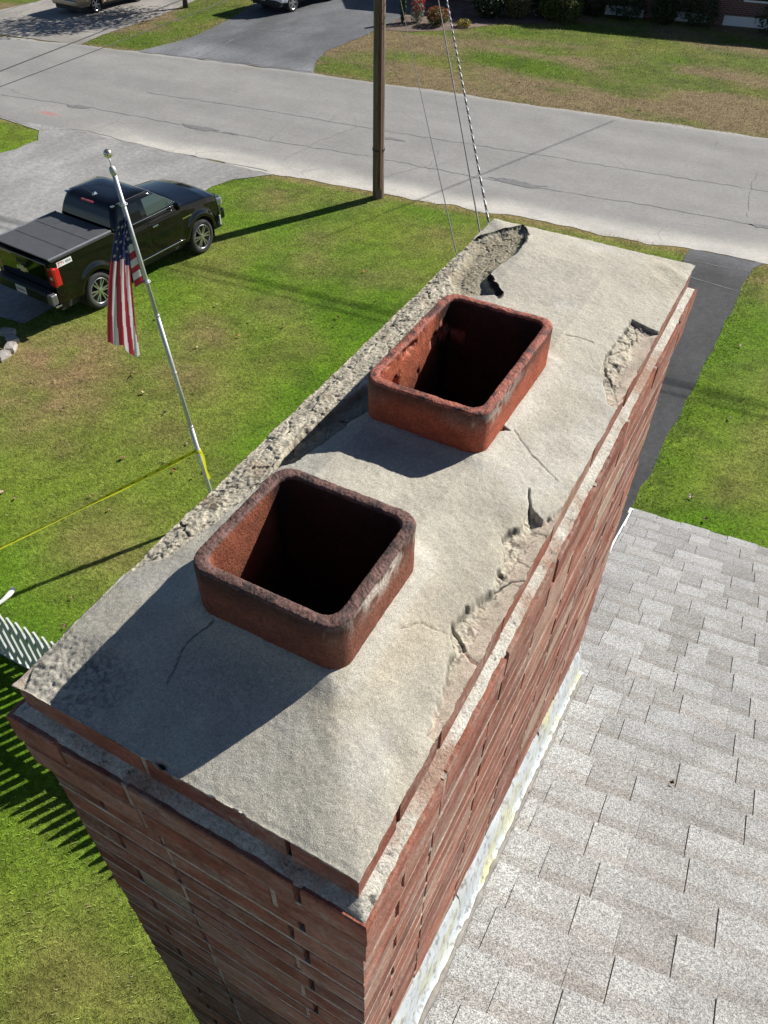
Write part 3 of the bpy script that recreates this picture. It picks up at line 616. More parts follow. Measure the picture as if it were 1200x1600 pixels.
# ---- clay flue liners
def mat_clay():
    m, nt, bs = _mk('flue_clay'); v = coords(nt); a = attr(nt).outputs['Color']
    n1 = noise(nt, v, 30, 5, .7); n2 = noise(nt, v, 240, 3, .75)
    c = mix(nt, a, ramp(nt, n1, .3, .7, (.72, .7, .7, 1), (1.25, 1.25, 1.25, 1)), 1., 'MULTIPLY')
    c = mix(nt, c, ramp(nt, n2, .34, .68, (.72, .7, .7, 1), (1.28, 1.27, 1.25, 1)), 1., 'MULTIPLY')
    nt.links.new(c, bs.inputs['Base Color']); bs.inputs['Roughness'].default_value = .7; bs.inputs['Specular IOR Level'].default_value = .3
    bump(nt, bs, [(n1, .25, .006), (n2, .5, .003)]); return m
MAT_CLAY = mat_clay()
def flue(name, R, top, clay, rimc, soot, seed, label, inner, spall=0.):
    x0, x1, y0, y1 = R; cx, cy = (x0+x1)/2, (y0+y1)/2; hx, hy = (x1-x0)/2, (y1-y0)/2
    def ring(ins, rr, n=90):
        P = []
        for (sx, sy, a0) in ((1, 1, 0), (-1, 1, 90), (-1, -1, 180), (1, -1, 270)):
            for k in range(n//4+1):
                a = math.radians(a0+90*k/(n//4)); P.append((cx+sx*(hx-ins-rr)+rr*math.cos(a), cy+sy*(hy-ins-rr)+rr*math.sin(a)))
        # resample evenly
        P = np.array(P); Q = np.roll(P, -1, 0); d = np.hypot(*(Q-P).T); s = np.concatenate([[0], np.cumsum(d)]); PP = np.vstack([P, P[:1]])
        u = np.linspace(0, s[-1], 640, endpoint=False)
        return np.stack([np.interp(u, s, PP[:, 0]), np.interp(u, s, PP[:, 1])], -1)
    T = ZL+top; rows = []; tags = []
    wall = .0175; ro = .030; ri = .020
    O = ring(0, ro); I = ring(wall, ri)
    zs = list(np.linspace(ZL+.03, T-.006, 26))
    for z in zs: rows.append((0., z)); tags.append('o')
    for f, dz in ((.03, -.0028), (.08, -.0010), (.15, -.0002), (.22, 0), (.3, .0003), (.37, .0004), (.44, .0005), (.5, .0006), (.57, .0005), (.64, .0004), (.71, .0002), (.78, 0), (.85, -.0003), (.91, -.001), (.97, -.003)): rows.append((f, T+dz)); tags.append('r')
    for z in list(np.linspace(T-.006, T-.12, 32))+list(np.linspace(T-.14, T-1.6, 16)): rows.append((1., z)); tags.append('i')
    n = 640; V = np.zeros((len(rows), n, 3)); C = np.zeros((len(rows), n, 3))
    ang = np.arange(n)
    per = np.concatenate([[0], np.cumsum(np.hypot(*(np.roll(O, -1, 0)-O).T))])[:-1]
    nrm = O-np.array([cx, cy]); nrm /= np.linalg.norm(nrm, axis=1)[:, None]
    chip = fbm(per*22, per*0+seed, 400+seed, 3)
    for q, ((f, z), tg) in enumerate(zip(rows, tags)):
        P = O*(1-f)+I*f; pu = P[:, 0]*1.0; pv = P[:, 1]*1.0
        d = T-z
        nz = fbm(pu*60+z*60, pv*60+z*30, 410+seed, 4)-.5; nf = fbm(pu*330+z*150, pv*330-z*90, 420+seed, 3, .7)-.5
        out = nz*.0012+nf*.0004
        zz = np.full(n, z)
        if tg == 'r': zz = zz+(nz*.0008+nf*.0026)-sstep(.66, .8, chip)*.0012
        elif d < .02: zz = zz-sstep(.66, .8, chip)*.0012*(1-d/.02); out = out+nf*.003*(1-d/.02)
        if tg == 'i' and spall:
            s = sstep(.42, .52, fbm(pv*14+1.7, z*14, 430, 3))*(P[:, 0] < cx-hx*.55)*(1-sstep(.08, .11, d)); out = out+s*.006*spall+s*nz*.03*spall+s*nf*.006
        V[q, :, 0] = P[:, 0]+nrm[:, 0]*out; V[q, :, 1] = P[:, 1]+nrm[:, 1]*out; V[q, :, 2] = zz
        tone = (.75+.5*fbm(per*9, np.full(n, z*9), 440+seed, 4))[:, None]
        if tg == 'o':
            c = clay[None]*tone
            k = np.clip((1-sstep(.0, .03+.035*fbm(per*11, per*0, 450+seed, 3), np.full(n, d)))*soot[0], 0, 1)[:, None]; c = c*(1-k)+np.array((.035, .026, .022))*k
            k = (sstep(.60, .75, fbm(per*14, np.full(n, z*22), 460+seed, 4))*soot[1]*(1-sstep(.02, .07, np.full(n, d))))[:, None]; c = c*(1-k)+np.array((.42, .36, .31))*k
            # whitish run on the right side near the front corner
            k = ((P[:, 0] > cx+hx*.8)*np.exp(-((P[:, 1]-(cy+hy*soot[3]))/(hy*.6))**2)*(1-sstep(.015, .05, np.full(n, d)))*sstep(.42, .6, fbm(per*70, np.full(n, z*70), 470+seed, 3))*soot[2])[:, None]; c = c*(1-k)+np.array((.55, .49, .43))*k
        elif tg == 'r':
            c = rimc[None]*(.5+1.0*fbm(pu*130, pv*130, 480+seed, 3))[:, None]
            k = sstep(.5, .72, fbm(pu*60, pv*60, 490+seed, 4))[:, None]*.75; c = c*(1-k)+np.array((.03, .025, .025))*k
        else:
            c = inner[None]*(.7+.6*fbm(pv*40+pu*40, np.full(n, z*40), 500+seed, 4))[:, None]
            k = np.maximum(sstep(.02, .17, np.full(n, d))*.96, .93*sstep(-.2, .1, (P[:, 1]-cy)/hy-.55)+.9*sstep(-.1, .2, (P[:, 0]-cx)/hx-.5)).clip(0, .96)[:, None]; c = c*(1-k)+np.array((.012, .009, .008))*k  # soot with depth; shade of the back and right inner walls painted in
            if spall:
                s = (sstep(.42, .52, fbm(pv*14+1.7, z*14, 430, 3))*(P[:, 0] < cx-hx*.55)*(1-sstep(.06, .1, d)))[:, None]
                dk = sstep(.5, .66, fbm(pv*70, np.full(n, z*70), 510, 3))[:, None]; c = c*(1-s)+(np.array((.42, .15, .09))*(1-dk)+np.array((.03, .02, .02))*dk)*s
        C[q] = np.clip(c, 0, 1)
    i = np.arange(n); j = (i+1) % n; F = np.concatenate([np.stack([q*n+i, q*n+j, (q+1)*n+j, (q+1)*n+i], -1) for q in range(len(rows)-1)])
    o = np_mesh(name, V.reshape(-1, 3), F, MAT_CLAY, chim, cols=C.reshape(-1, 3)); o['label'] = label
    return o
flue('flue_liner', F1, TOP1, np.array((.185, .064, .038)), np.array((.135, .075, .064)), (.75, .45, 1.0, -.05), 1, 'square clay flue with dark weathered brown rim', np.array((.235, .078, .042)))
flue('flue_liner', F2, TOP2, np.array((.34, .080, .038)), np.array((.30, .100, .070)), (.85, .12, .55, -.6), 2, 'longer orange red clay flue with flaking inner wall', np.array((.36, .10, .05)), 1.)

# ================================================================== HOUSE under the chimney
RM = .39; RZ = ZL-.98                 # roof plane z = RZ - RM*y
def rz_(y): return RZ-RM*y
house = thing('house', 'house with pale grey shingle roof beside the brick chimney', 'house', (0, 0, 0))
SK = math.tan(math.radians(7.5)); EX, EY = .44, 3.43
RIDGE = -5.2
def mat_shingle():
    m, nt, bs = _mk('roof_shingle'); v = coords(nt); a = attr(nt).outputs['Color']
    vo = N(nt, 'ShaderNodeTexVoronoi'); vo.inputs['Scale'].default_value = 540; nt.links.new(v, vo.inputs['Vector'])
    sep = N(nt, 'ShaderNodeSeparateColor'); nt.links.new(vo.outputs['Color'], sep.inputs[0])
    gr = ramp(nt, sep.outputs[0], .05, .95, (.38, .38, .38, 1), (1.62, 1.62, 1.61, 1))
    n1 = noise(nt, v, 5, 5, .6); n2 = noise(nt, v, 110, 3, .7)
    c = mix(nt, a, gr, 1., 'MULTIPLY'); c = mix(nt, c, ramp(nt, n2, .3, .7, (.72, .72, .72, 1), (1.28, 1.28, 1.28, 1)), 1., 'MULTIPLY')
    c = mix(nt, c, ramp(nt, n1, .3, .7, (.88, .87, .86, 1), (1.1, 1.1, 1.1, 1)), 1., 'MULTIPLY')
    nt.links.new(c, bs.inputs['Base Color']); bs.inputs['Roughness'].default_value = .95; bs.inputs['Specular IOR Level'].default_value = .2
    bump(nt, bs, [(sep.outputs[1], .55, .002), (n2, .3, .004)]); return m
MAT_SH = mat_shingle()
sh = MB(); rs = random.Random(5); SL = math.sqrt(1+RM*RM)
def rp(s, d, h):
    """roof point: s along the eave, d metres up the slope from the eave, h above the deck"""
    y = EY - d/SL + SK*s; x = EX+s
    return (x+0*h, y+h*RM/SL, rz_(y)+h/SL)
EXPO = .143
ncourse = int((EY-RIDGE)*SL/EXPO)
def slab(s0, s1, d0, d1, h0, h1, col, th=.004):
    sl = [rp(s0, d0, h0), rp(s1, d0, h0), rp(s1, d1, h1), rp(s0, d1, h1), rp(s0, d0, h0-th), rp(s1, d0, h0-th), rp(s1, d1, h1-th), rp(s0, d1, h1-th)]
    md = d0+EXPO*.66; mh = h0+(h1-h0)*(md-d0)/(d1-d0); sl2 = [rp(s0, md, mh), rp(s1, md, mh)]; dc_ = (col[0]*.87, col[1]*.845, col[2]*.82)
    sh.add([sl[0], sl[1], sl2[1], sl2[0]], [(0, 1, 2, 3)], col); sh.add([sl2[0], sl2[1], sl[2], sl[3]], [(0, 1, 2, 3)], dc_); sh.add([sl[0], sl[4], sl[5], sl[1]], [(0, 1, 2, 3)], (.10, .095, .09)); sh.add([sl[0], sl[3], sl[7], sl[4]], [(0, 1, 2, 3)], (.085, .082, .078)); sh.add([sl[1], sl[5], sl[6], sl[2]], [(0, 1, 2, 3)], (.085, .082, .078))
for c in range(ncourse):
    d0 = c*EXPO; d1 = d0+EXPO+.05
    ymid = EY-d0/SL
    s = rs.uniform(-.3, 0.)+.0; end = 5.2 if ymid > -1.5 else 7.2
    base_s0 = .115 if -.1 < ymid < CL+.06 else 0.
    while s < end:
        wd = rs.choice((.085, .11, .14, .165, .20, .25)); g_ = rs.choice((.07, .10, .14, .165))
        a, b = max(s, base_s0), s+wd
        k = rs.uniform(.92, 1.08); tint = rs.random()
        col = tuple(q*k for q in ((.342, .343, .340) if tint < .6 else (.328, .324, .318) if tint < .85 else (.308, .309, .308)))
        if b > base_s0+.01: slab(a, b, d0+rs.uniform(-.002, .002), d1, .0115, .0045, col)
        a2, b2 = max(b, base_s0), b+g_
        k = rs.uniform(.84, 1.02); col = tuple(q*k for q in rs.choice(((.322, .320, .316), (.302, .296, .288), (.335, .333, .328))))
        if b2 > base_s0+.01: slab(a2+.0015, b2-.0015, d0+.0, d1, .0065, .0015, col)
        s += wd+g_
shingles = sh.build('roof_shingles', MAT_SH, house, fixn=False)
# roof deck, far slope, walls, eave trim
MAT_WHITE = pbr('white_trim_paint', (.78, .78, .76), .45, var=.05)
dk = MB()
def rdeck(x0, x1, y0, y1):
    def P(x, y, h): return (x, y, rz_(y)+h)
    V = [P(x0, y0, -.012), P(x1, y0, -.012), P(x1, y1, -.012), P(x0, y1, -.012), P(x0, y0, -.03), P(x1, y0, -.03), P(x1, y1, -.03), P(x0, y1, -.03)]
    dk.add(V, [(0, 1, 2, 3), (4, 5, 6, 7), (0, 1, 5, 4), (1, 2, 6, 5), (2, 3, 7, 6), (3, 0, 4, 7)])
rdeck(.45, 8.2, CL+.02, EY-.02); rdeck(.55, 8.2, -.02, CL+.02); rdeck(.45, 8.2, RIDGE, -.02)
dk.build('roof_deck', pbr('plywood', (.3, .25, .18), .9), house)
far = MB(); zr = rz_(RIDGE); yb = RIDGE-8
far.add([(.44, RIDGE+.02, zr+.01), (9, RIDGE+.02, zr+.01), (9, yb, zr-RM*8), (.44, yb, zr-RM*8), (.44, RIDGE+.02, zr-.03), (9, RIDGE+.02, zr-.03), (9, yb, zr-RM*8-.03), (.44, yb, zr-RM*8-.03)], [(0, 1, 2, 3), (7, 6, 5, 4), (0, 3, 7, 4), (1, 5, 6, 2), (3, 2, 6, 7)], (.4, .39, .37))
far.build('rear_roof', MAT_SH, house)
wl = MB(); xw0, xw1, yw0, yw1 = .56, 8.1, yb+.35, 3.12
wl.add([(xw0, yw1, 0), (xw0, yw0, 0), (xw0, yw0, rz_(RIDGE)-RM*(RIDGE-yw0)-.05), (xw0, RIDGE, zr-.05), (xw0, yw1, rz_(yw1)-.05)], [(0, 1, 2, 3, 4)])
wl.add([(xw1, yw1, 0), (xw1, yw0, 0), (xw1, yw0, rz_(RIDGE)-RM*(RIDGE-yw0)-.05), (xw1, RIDGE, zr-.05), (xw1, yw1, rz_(yw1)-.05)], [(4, 3, 2, 1, 0)])
wl.add([(xw0, yw1, 0), (xw1, yw1, 0), (xw1, yw1, rz_(yw1)-.05), (xw0, yw1, rz_(yw1)-.05)], [(0, 1, 2, 3)])
wl.add([(xw0, yw0, 0), (xw1, yw0, 0), (xw1, yw0, rz_(RIDGE)-RM*(RIDGE-yw0)-.05), (xw0, yw0, rz_(RIDGE)-RM*(RIDGE-yw0)-.05)], [(3, 2, 1, 0)])
wl.build('wall', pbr('house_siding', (.6, .6, .56), .7, var=.05), house)
tr = MB()
def eave_pt(s, out, dz): y = EY+SK*s; return (EX+s, y+out, rz_(y)+dz)
for s0, s1 in ((0, 8.5),):
    a = [eave_pt(s0-.012, -.01, -.014), eave_pt(s1, -.01, -.014), eave_pt(s1, .0, -.16), eave_pt(s0-.012, .0, -.16)]; b = [(p[0], p[1]-.02, p[2]) for p in a]
    tr.add(a+b, [(0, 1, 2, 3), (7, 6, 5, 4), (0, 3, 7, 4), (0, 4, 5, 1), (1, 5, 6, 2), (3, 2, 6, 7)])
tr.build('fascia', MAT_WHITE, house)
tr = MB()      # rake board, its end return showing white at the eave corner
for y0, y1 in ((CL+.03, EY-.03), (RIDGE, -.03)):
    tr.add([(.425, y0, rz_(y0)-.002), (.450, y0, rz_(y0)-.002), (.450, y1, rz_(y1)-.002), (.425, y1, rz_(y1)-.002), (.425, y0, rz_(y0)-.15), (.450, y0, rz_(y0)-.15), (.450, y1, rz_(y1)-.15), (.425, y1, rz_(y1)-.15)], [(0, 1, 2, 3), (7, 6, 5, 4), (0, 3, 7, 4), (1, 5, 6, 2), (0, 4, 5, 1), (3, 2, 6, 7)])
tr.box((.437, EY-.015, rz_(EY)-.035), (.045, .05, .075))
tr.build('rake_board', MAT_WHITE, house)
# vent stub speck on the shingles
# step flashing belongs to the chimney
def mat_flash():
    m, nt, bs = _mk('flashing_metal'); v = coords(nt)
    n1 = noise(nt, v, 6, 4, .6, (1, .8, 2)); n2 = noise(nt, v, 40, 4, .7)
    c = mix(nt, (.70, .76, .80), (.76, .74, .42), ramp(nt, n1, .48, .66)); c = mix(nt, c, (.30, .29, .27), ramp(nt, n2, .50, .68))  # blue and yellow reflections painted into the metal colour, then grey smears
    nt.links.new(c, bs.inputs['Base Color']); bs.inputs['Roughness'].default_value = .42; bs.inputs['Metallic'].default_value = .55
    bump(nt, bs, [(n1, .5, .03), (n2, .25, .006)]); return m
MAT_FL = mat_flash(); rf = random.Random(3)
y = .005
while y < CL-.02:
    ln = rf.uniform(.20, .27); y1 = min(y+ln, CL+.01); mb = MB(); n = 10; V = []
    xo = CW-.006+.004+rf.uniform(0, .003)
    for i in range(n+1):
        yy = y+(y1-y)*i/n
        for q, (hh, out) in enumerate(((.150, -.008), (.13, .001), (.09, .007), (.045, .010), (.012, .016), (.004, .034))):
            wv = 0
            hq = hh+(.018*math.sin(i*.9+y*40)*(.4 if q < 2 else 0))
            V.append((xo+out+wv+.006*math.sin(i/n*PI)*(0 < q < 5)*.6, yy, rz_(yy)+.01+hq))
    F = [(i*6+q, i*6+q+1, (i+1)*6+q+1, (i+1)*6+q) for i in range(n) for q in range(5)]
    dz_ = rf.uniform(-.012, .012); V = [(a_, b_, c_+(dz_ if q_ % 6 < 3 else 0)) for q_, (a_, b_, c_) in enumerate(V)]
    mb.add(V, F); mb.build('flashing', MAT_FL, chim, smooth=True, fixn=False)
    y = y1-.010
mb = MB(); P = []; r_ = []
for i in range(90):
    yy = -.0+CL*i/89*1.0; P.append((CW+.033+rf.uniform(-.002, .002), yy, rz_(yy)+.014)); r_.append(.006+rf.uniform(-.002, .003))
mb.tube(P, r_, 6); mb.build('caulk_bead', pbr('caulk_grey', (.20, .185, .165), .85, var=.3, scale=25, bmp=.5), chim, smooth=True)

# ================================================================== POLE, CABLES
MAT_POLE = None
def mat_wood_pole():
    m, nt, bs = _mk('weathered_pole_wood'); v = coords(nt)
    n1 = noise(nt, v, 14, 5, .6, (1, 1, .04)); n2 = noise(nt, v, 60, 3, .7, (1, 1, .1))
    c = mix(nt, (.11, .072, .05), (.22, .165, .125), ramp(nt, n1, .35, .65)); c = mix(nt, c, ramp(nt, n2, .3, .7, (.6, .6, .6, 1), (1.3, 1.3, 1.3, 1)), 1., 'MULTIPLY')
    nt.links.new(c, bs.inputs['Base Color']); bs.inputs['Roughness'].default_value = .9
    bump(nt, bs, [(n2, .6, .02)]); return m
MAT_POLE = mat_wood_pole()
pole = thing('utility_pole', 'tall brown wooden utility pole at the edge of the road', 'utility pole', (-9.84, 19.11, 0))
mb = MB(); mb.lathe([(.165, -.3), (.16, .05), (.158, 1.2), (.15, 4), (.135, 8), (.115, 11.2), (0.0, 11.25)], 20); mb.build('shaft', MAT_POLE, pole, smooth=True)
mb = MB(); mb.span((.10, -.168, .3), (.155, -.108, 6.5)); mb.build('cable_guard', pbr('guard_brown', (.13, .06, .04), .7), pole, bevel=.008)
mb = MB(); mb.lathe([(.172, 1.28), (.172, 1.33)], 20); mb.build('band', pbr('dark_steel', (.03, .03, .03), .5), pole)
mb = MB(); mb.span((-1.2, .1, 10.3), (1.2, .2, 10.42)); mb.build('crossarm', MAT_POLE, pole, bevel=.01)
for i in range(3):
    mb = MB(); mb.lathe([(.02, 10.42), (.05, 10.46), (.03, 10.5), (.05, 10.54), (.0, 10.58)], 12, o=(-1.0+i*1.0, .15, 0)); mb.build('insulator', pbr('porcelain_brown', (.10, .05, .03), .3), pole, smooth=True)
MAT_CABLE = pbr('cable_black', (.02, .02, .021), .6); MAT_GREYC = pbr('cable_grey', (.13, .13, .135), .6)
def sagline(a, b, sag, n=40):
    a = Vector(a); b = Vector(b); return [a.lerp(b, t/n)-Vector((0, 0, sag*4*(t/n)*(1-t/n))) for t in range(n+1)]
cb = thing('service_cable', 'twisted black and silver service cable running down to the chimney', 'cable', (.095, 1.64, 7.89))
A, B = Vector((.095, 1.625, 7.891)), Vector((-9.75, 18.96, 10.35))
pts = sagline(A, B, .03, 2600); d = (B-A).normalized(); s1 = d.cross(Vector((0, 0, 1))).normalized(); s2 = s1.cross(d)
for q, (nm, mt) in enumerate((('silver_strand', pbr('bare_aluminium', (.78, .78, .77), .45, .3)), ('grey_strand', MAT_GREYC), ('black_strand', MAT_CABLE))):
    mb = MB(); P = []
    for i, p in enumerate(pts):
        a = i*.62+q*2*PI/3; P.append(p+(s1*math.cos(a)+s2*math.sin(a))*.0022-cb.location)
    mb.tube(P, .0022, 6); mb.build(nm, mt, cb, smooth=True)
mb = MB(); mb.tube([A-cb.location+Vector((0, -.02, 0)), A-cb.location+Vector((0, .04, .004))], .012, 8); mb.build('anchor_bolt', pbr('galvanised', (.4, .4, .4), .4, .8), cb)
for lab, a, b, rad, sg in (('thin grey cable nearest the twisted service cable', (.038, 1.625, 7.956), (-9.75, 18.96, 10.05), .0027, .05), ('thin grey cable nearest the wooden utility pole', (.004, 1.60, 7.86), (-9.72, 18.96, 6.6), .0022, .08)):
    mb = MB(); o_ = Vector(a); mb.tube([p-o_ for p in sagline(a, b, sg, 60)], rad, 6); o = mb.build('telephone_cable', MAT_GREYC, None, smooth=True, loc=a); tag(o, lab, 'cable', 'thin cables to the chimney')
for lab, a, b, rad in (('upper black overhead wire crossing the road at the left', (-5.05, -2.2, 7.02), (-6.76, 11.6, 7.02), .0045), ('lower black overhead wire crossing the road at the left', (-5.10, -2.2, 7.02), (-6.09, 11.6, 7.02), .0032)):
    mb = MB(); o_ = Vector(a); mb.tube([p-o_ for p in sagline(a, b, .03, 40)], rad, 6); o = mb.build('overhead_wire', MAT_CABLE, None, smooth=True, loc=a); tag(o, lab, 'wire', 'overhead wires at the left')
for k, (dy, z) in enumerate(((0, 6.1), (.55, 6.15), (1.0, 6.6))):
    a = (-40, 18.5+dy, z); b = (20, 23.0+dy, z); mb = MB(); o_ = Vector(a); mb.tube([p-o_ for p in sagline(a, b, .15, 40)], .014 if k < 2 else .02, 6)
    o = mb.build('street_line', MAT_CABLE, None, smooth=True, loc=a); tag(o, 'overhead street line strung along the road above the picture', 'wire', 'street lines along the road')
a = (-2.9, 31.0, 7.6); b = (-.2, 39.4, 7.8); mb = MB(); mb.tube([p-Vector(a) for p in sagline((-4.3, 26.4, 7.6), (1.6, 43.9, 4.2) if False else b, .1, 30)], .02, 6)
o = mb.build('drop_line', MAT_CABLE, None, smooth=True, loc=a); tag(o, 'overhead drop line crossing above the road to the house opposite', 'wire')

# ================================================================== FLAGPOLE, FLAG, TAPE
fb = Vector((-5.99, 6.58, 0)); ft = Vector((-6.3755, 6.3505, 5.6))
MAT_ALU = pbr('brushed_aluminium', (.52, .53, .54), .5, .45, var=.06, scale=3)
fp = thing('flagpole', 'leaning silver aluminium flagpole with a ball on top', 'flagpole', fb)
dv = (ft-fb); 
def on(s): return dv*s
mb = MB(); mb.tube([on(-.01), on(.33)], .034, 16); mb.build('lower_section', MAT_ALU, fp, smooth=True)
mb = MB(); mb.tube([on(.33), on(.66)], .0305, 16); mb.build('middle_section', MAT_ALU, fp, smooth=True)
mb = MB(); mb.tube([on(.66), on(.992)], .027, 16); mb.build('upper_section', MAT_ALU, fp, smooth=True)
for s_, r_ in ((.33, .038), (.50, .034), (.66, .035), (.747, .038), (.925, .038)):
    mb = MB(); mb.tube([on(s_-.004), on(s_-.003), on(s_+.003), on(s_+.004)], [r_*.85, r_, r_, r_*.85], 16); mb.build('ring', MAT_ALU, fp, smooth=True)
    if s_ > .7:
        mb = MB(); p = on(s_); mb.tube([p+Vector((math.cos(a)*.05-.0, math.sin(a)*.05, .0)) for a in np.linspace(0, 6.28, 14)], .005, 6); mb.build('swivel_loop', MAT_ALU, fp, smooth=True)
mb = MB(); mb.tube([on(.985), on(.993), on(1.0), on(1.004)], [.030, .040, .034, .012], 16); mb.tube([on(1.0), on(1.02)], .008, 8); mb.build('truck_cap', MAT_ALU, fp, smooth=True)
mb = MB(); mb.lathe([(0.0005, -.05), (.025, -.043), (.043, -.025), (.05, 0), (.043, .025), (.025, .043), (.0005, .05)], 20, o=on(1.028)); mb.build('ball_finial', pbr('satin_gold_ball', (.75, .70, .58), .25, .9, var=.05), fp, smooth=True)

RH = Vector((.88, .476, 0)).normalized(); NH = Vector((-RH.y, RH.x, 0)); FP0 = Vector((-6.32, 6.38, 0))
def fpt(a, z, off=0): return FP0+RH*a+Vector((0, 0, z))-NH*off
RED = (.42, .04, .065); WHT = (.74, .72, .72); BLU = (.035, .042, .12)
fl = MB()
Lz = [(4.976, -.121, .0), (4.652, -.24, -.06), (4.18, -.396, -.135), (3.723, -.525, -.198), (3.336, -.615, -.246), (3.15, -.50, -.25)]
def lr(z):
    zz = [q[0] for q in Lz][::-1]
    return np.interp(z, zz, [q[1] for q in Lz][::-1]), np.interp(z, zz, [q[2] for q in Lz][::-1])
NV, NU = 56, 56; ztop, zbot = 5.0, 3.13
def drape(u, v):
    """u down 0..1, v across 0..1"""
    zb = np.interp(v, [0, .12, .35, .6, .85, 1], [3.335, 3.30, 3.24, 3.17, 3.10, 3.11]); z = ztop+(zb-ztop)*u
    a0, a1 = lr(min(z, 4.97)); 
    a0 = np.interp(u, [0, .17, .45, .75, 1], [-.11, -.24, -.396, -.53, -.622]); a1 = np.interp(u, [0, .2, .45, .75, 1], [.0, -.06, -.125, -.2, -.249])
    a = a0+(a1-a0)*v
    off = .035*math.sin(v*8.5+u*1.2)*(.6+.6*u)+.02*math.sin(v*19+u*3)+.03
    return fpt(a, z, off)
G = [[drape(i/NU, j/NV) for j in range(NV+1)] for i in range(NU+1)]
base = len(fl.v)
V = [p for row_ in G for p in row_]; F = []; 
for i in range(NU):
    for j in range(NV):
        u, v = (i+.5)/NU, (j+.5)/NV
        if u < .30+.012*math.sin(v*9): c = BLU
        else:
            # stripes hang down and slant outwards with the fold
            k = int(math.floor((v*6.6+.15-(u-.30)*.55*(v))*1.0)); k = int(math.floor(v*7.0-(u-.3)*1.6*(v**1.3)+1.2*0))
            c = RED if k % 2 == 0 else WHT
        fl.add([G[i][j], G[i][j+1], G[i+1][j+1], G[i+1][j]], [(0, 1, 2, 3)], c)
# hoist side: end of the blue field above, six stripes below
def hoist(u, v):
    z = np.interp(u, [0, 1], [5.04, 4.17]); ap = np.interp(z, [4.17, 5.04], [.047, -.018])-.03
    a0 = np.interp(u, [0, .3, 1], [-.012, -.07, -.10]); return fpt(a0+(ap-a0)*v, z-.05*(1-v)*u, .02+.03*math.sin(v*3.0+u*2.5))
HU, HV = 48, 10
for i in range(HU):
    for j in range(HV):
        u = (i+.5)/HU; c = BLU if u < .40 else (WHT if int((u-.40)/.1) % 2 == 0 else RED)
        fl.add([hoist(i/HU, j/HV), hoist(i/HU, (j+1)/HV), hoist((i+1)/HU, (j+1)/HV), hoist((i+1)/HU, j/HV)], [(0, 1, 2, 3)], c)
def star(pf, u, v, su, sv):
    P = []; c = Vector(pf(u, v))
    e1 = (Vector(pf(u, v+.02))-Vector(pf(u, v-.02))).normalized(); e2 = (Vector(pf(u+.02, v))-Vector(pf(u-.02, v))).normalized(); n = e1.cross(e2).normalized()
    if n.dot(NH) > 0: n = -n
    for k in range(10):
        a = PI/2+k*PI/5; r = (.030 if k % 2 == 0 else .0125); P.append(c+e1*math.cos(a)*r-e2*math.sin(a)*r+n*.004)
    fl.add([c+n*.004]+P, [(0, k+1, (k+1) % 10+1) for k in range(10)], (.78, .77, .78))
for i in range(5):
    for j in range(3): star(drape, .045+i*.054, .2+j*.28+(.12 if i % 2 else 0)-.06, 1, 1)
for i in range(4): star(hoist, .1+i*.1, .5, 1, 1)
def mat_cloth():
    m, nt, bs = _mk('flag_cloth'); a = attr(nt).outputs['Color']; v = coords(nt)
    nt.links.new(mix(nt, a, ramp(nt, noise(nt, v, 120, 3), .3, .7, (.88,)*3+(1,), (1.08,)*3+(1,)), 1., 'MULTIPLY'), bs.inputs['Base Color']); bs.inputs['Roughness'].default_value = .85
    tr_ = N(nt, 'ShaderNodeBsdfTranslucent'); nt.links.new(a, tr_.inputs['Color']); ms = N(nt, 'ShaderNodeMixShader'); ms.inputs[0].default_value = .3
    nt.links.new(bs.outputs[0], ms.inputs[1]); nt.links.new(tr_.outputs[0], ms.inputs[2]); nt.links.new(ms.outputs[0], nt.nodes['Material Output'].inputs[0]); return m
flag = fl.build('flag', mat_cloth(), None, smooth=False, fixn=False)
bm = bmesh.new(); bm.from_mesh(flag.data); bmesh.ops.remove_doubles(bm, verts=bm.verts, dist=.0004); bm.to_mesh(flag.data); bm.free()
flag.data.polygons.foreach_set('use_smooth', [True]*len(flag.data.polygons))
tag(flag, 'limp American flag with red and white stripes hanging from the silver flagpole', 'flag')

# yellow tape tied round the pole
def mat_tape():
    m, nt, bs = _mk('yellow_tape'); bs.inputs['Base Color'].default_value = (.80, .80, .04, 1); bs.inputs['Roughness'].default_value = .4
    t = N(nt, 'ShaderNodeBsdfTranslucent'); t.inputs['Color'].default_value = (.80, .80, .04, 1); ms = N(nt, 'ShaderNodeMixShader'); ms.inputs[0].default_value = .45
    nt.links.new(bs.outputs[0], ms.inputs[1]); nt.links.new(t.outputs[0], ms.inputs[2]); nt.links.new(ms.outputs[0], nt.nodes['Material Output'].inputs[0]); return m
MAT_TAPE = mat_tape() or pbr('yellow_tape', (.85, .84, .05), .5, var=.08, scale=20); MAT_TAPEB = pbr('tape_print', (.12, .12, .02), .6)
tp = MB(); ps = .25; PA = fb+dv*ps; PBt = PA+(Vector((-7.55, 3.87, 1.0))-PA)*1.7; n = 80
def tapept(t, w_):
    p = PA.lerp(PBt, t)-Vector((0, 0, .10*4*t*(1-t)*.5)); sd_ = ((PBt-PA).cross(Vector((0, 0, 1))).normalized()+Vector((0, 0, .35*math.sin(t*11)))).normalized(); return p+sd_*w_
for i in range(n):
    t0, t1 = i/n, (i+1)/n; fold = .036+.006*math.sin(t0*30)
    tp.add([tapept(t0, -fold), tapept(t0, fold), tapept(t1, fold), tapept(t1, -fold)], [(0, 1, 2, 3)])
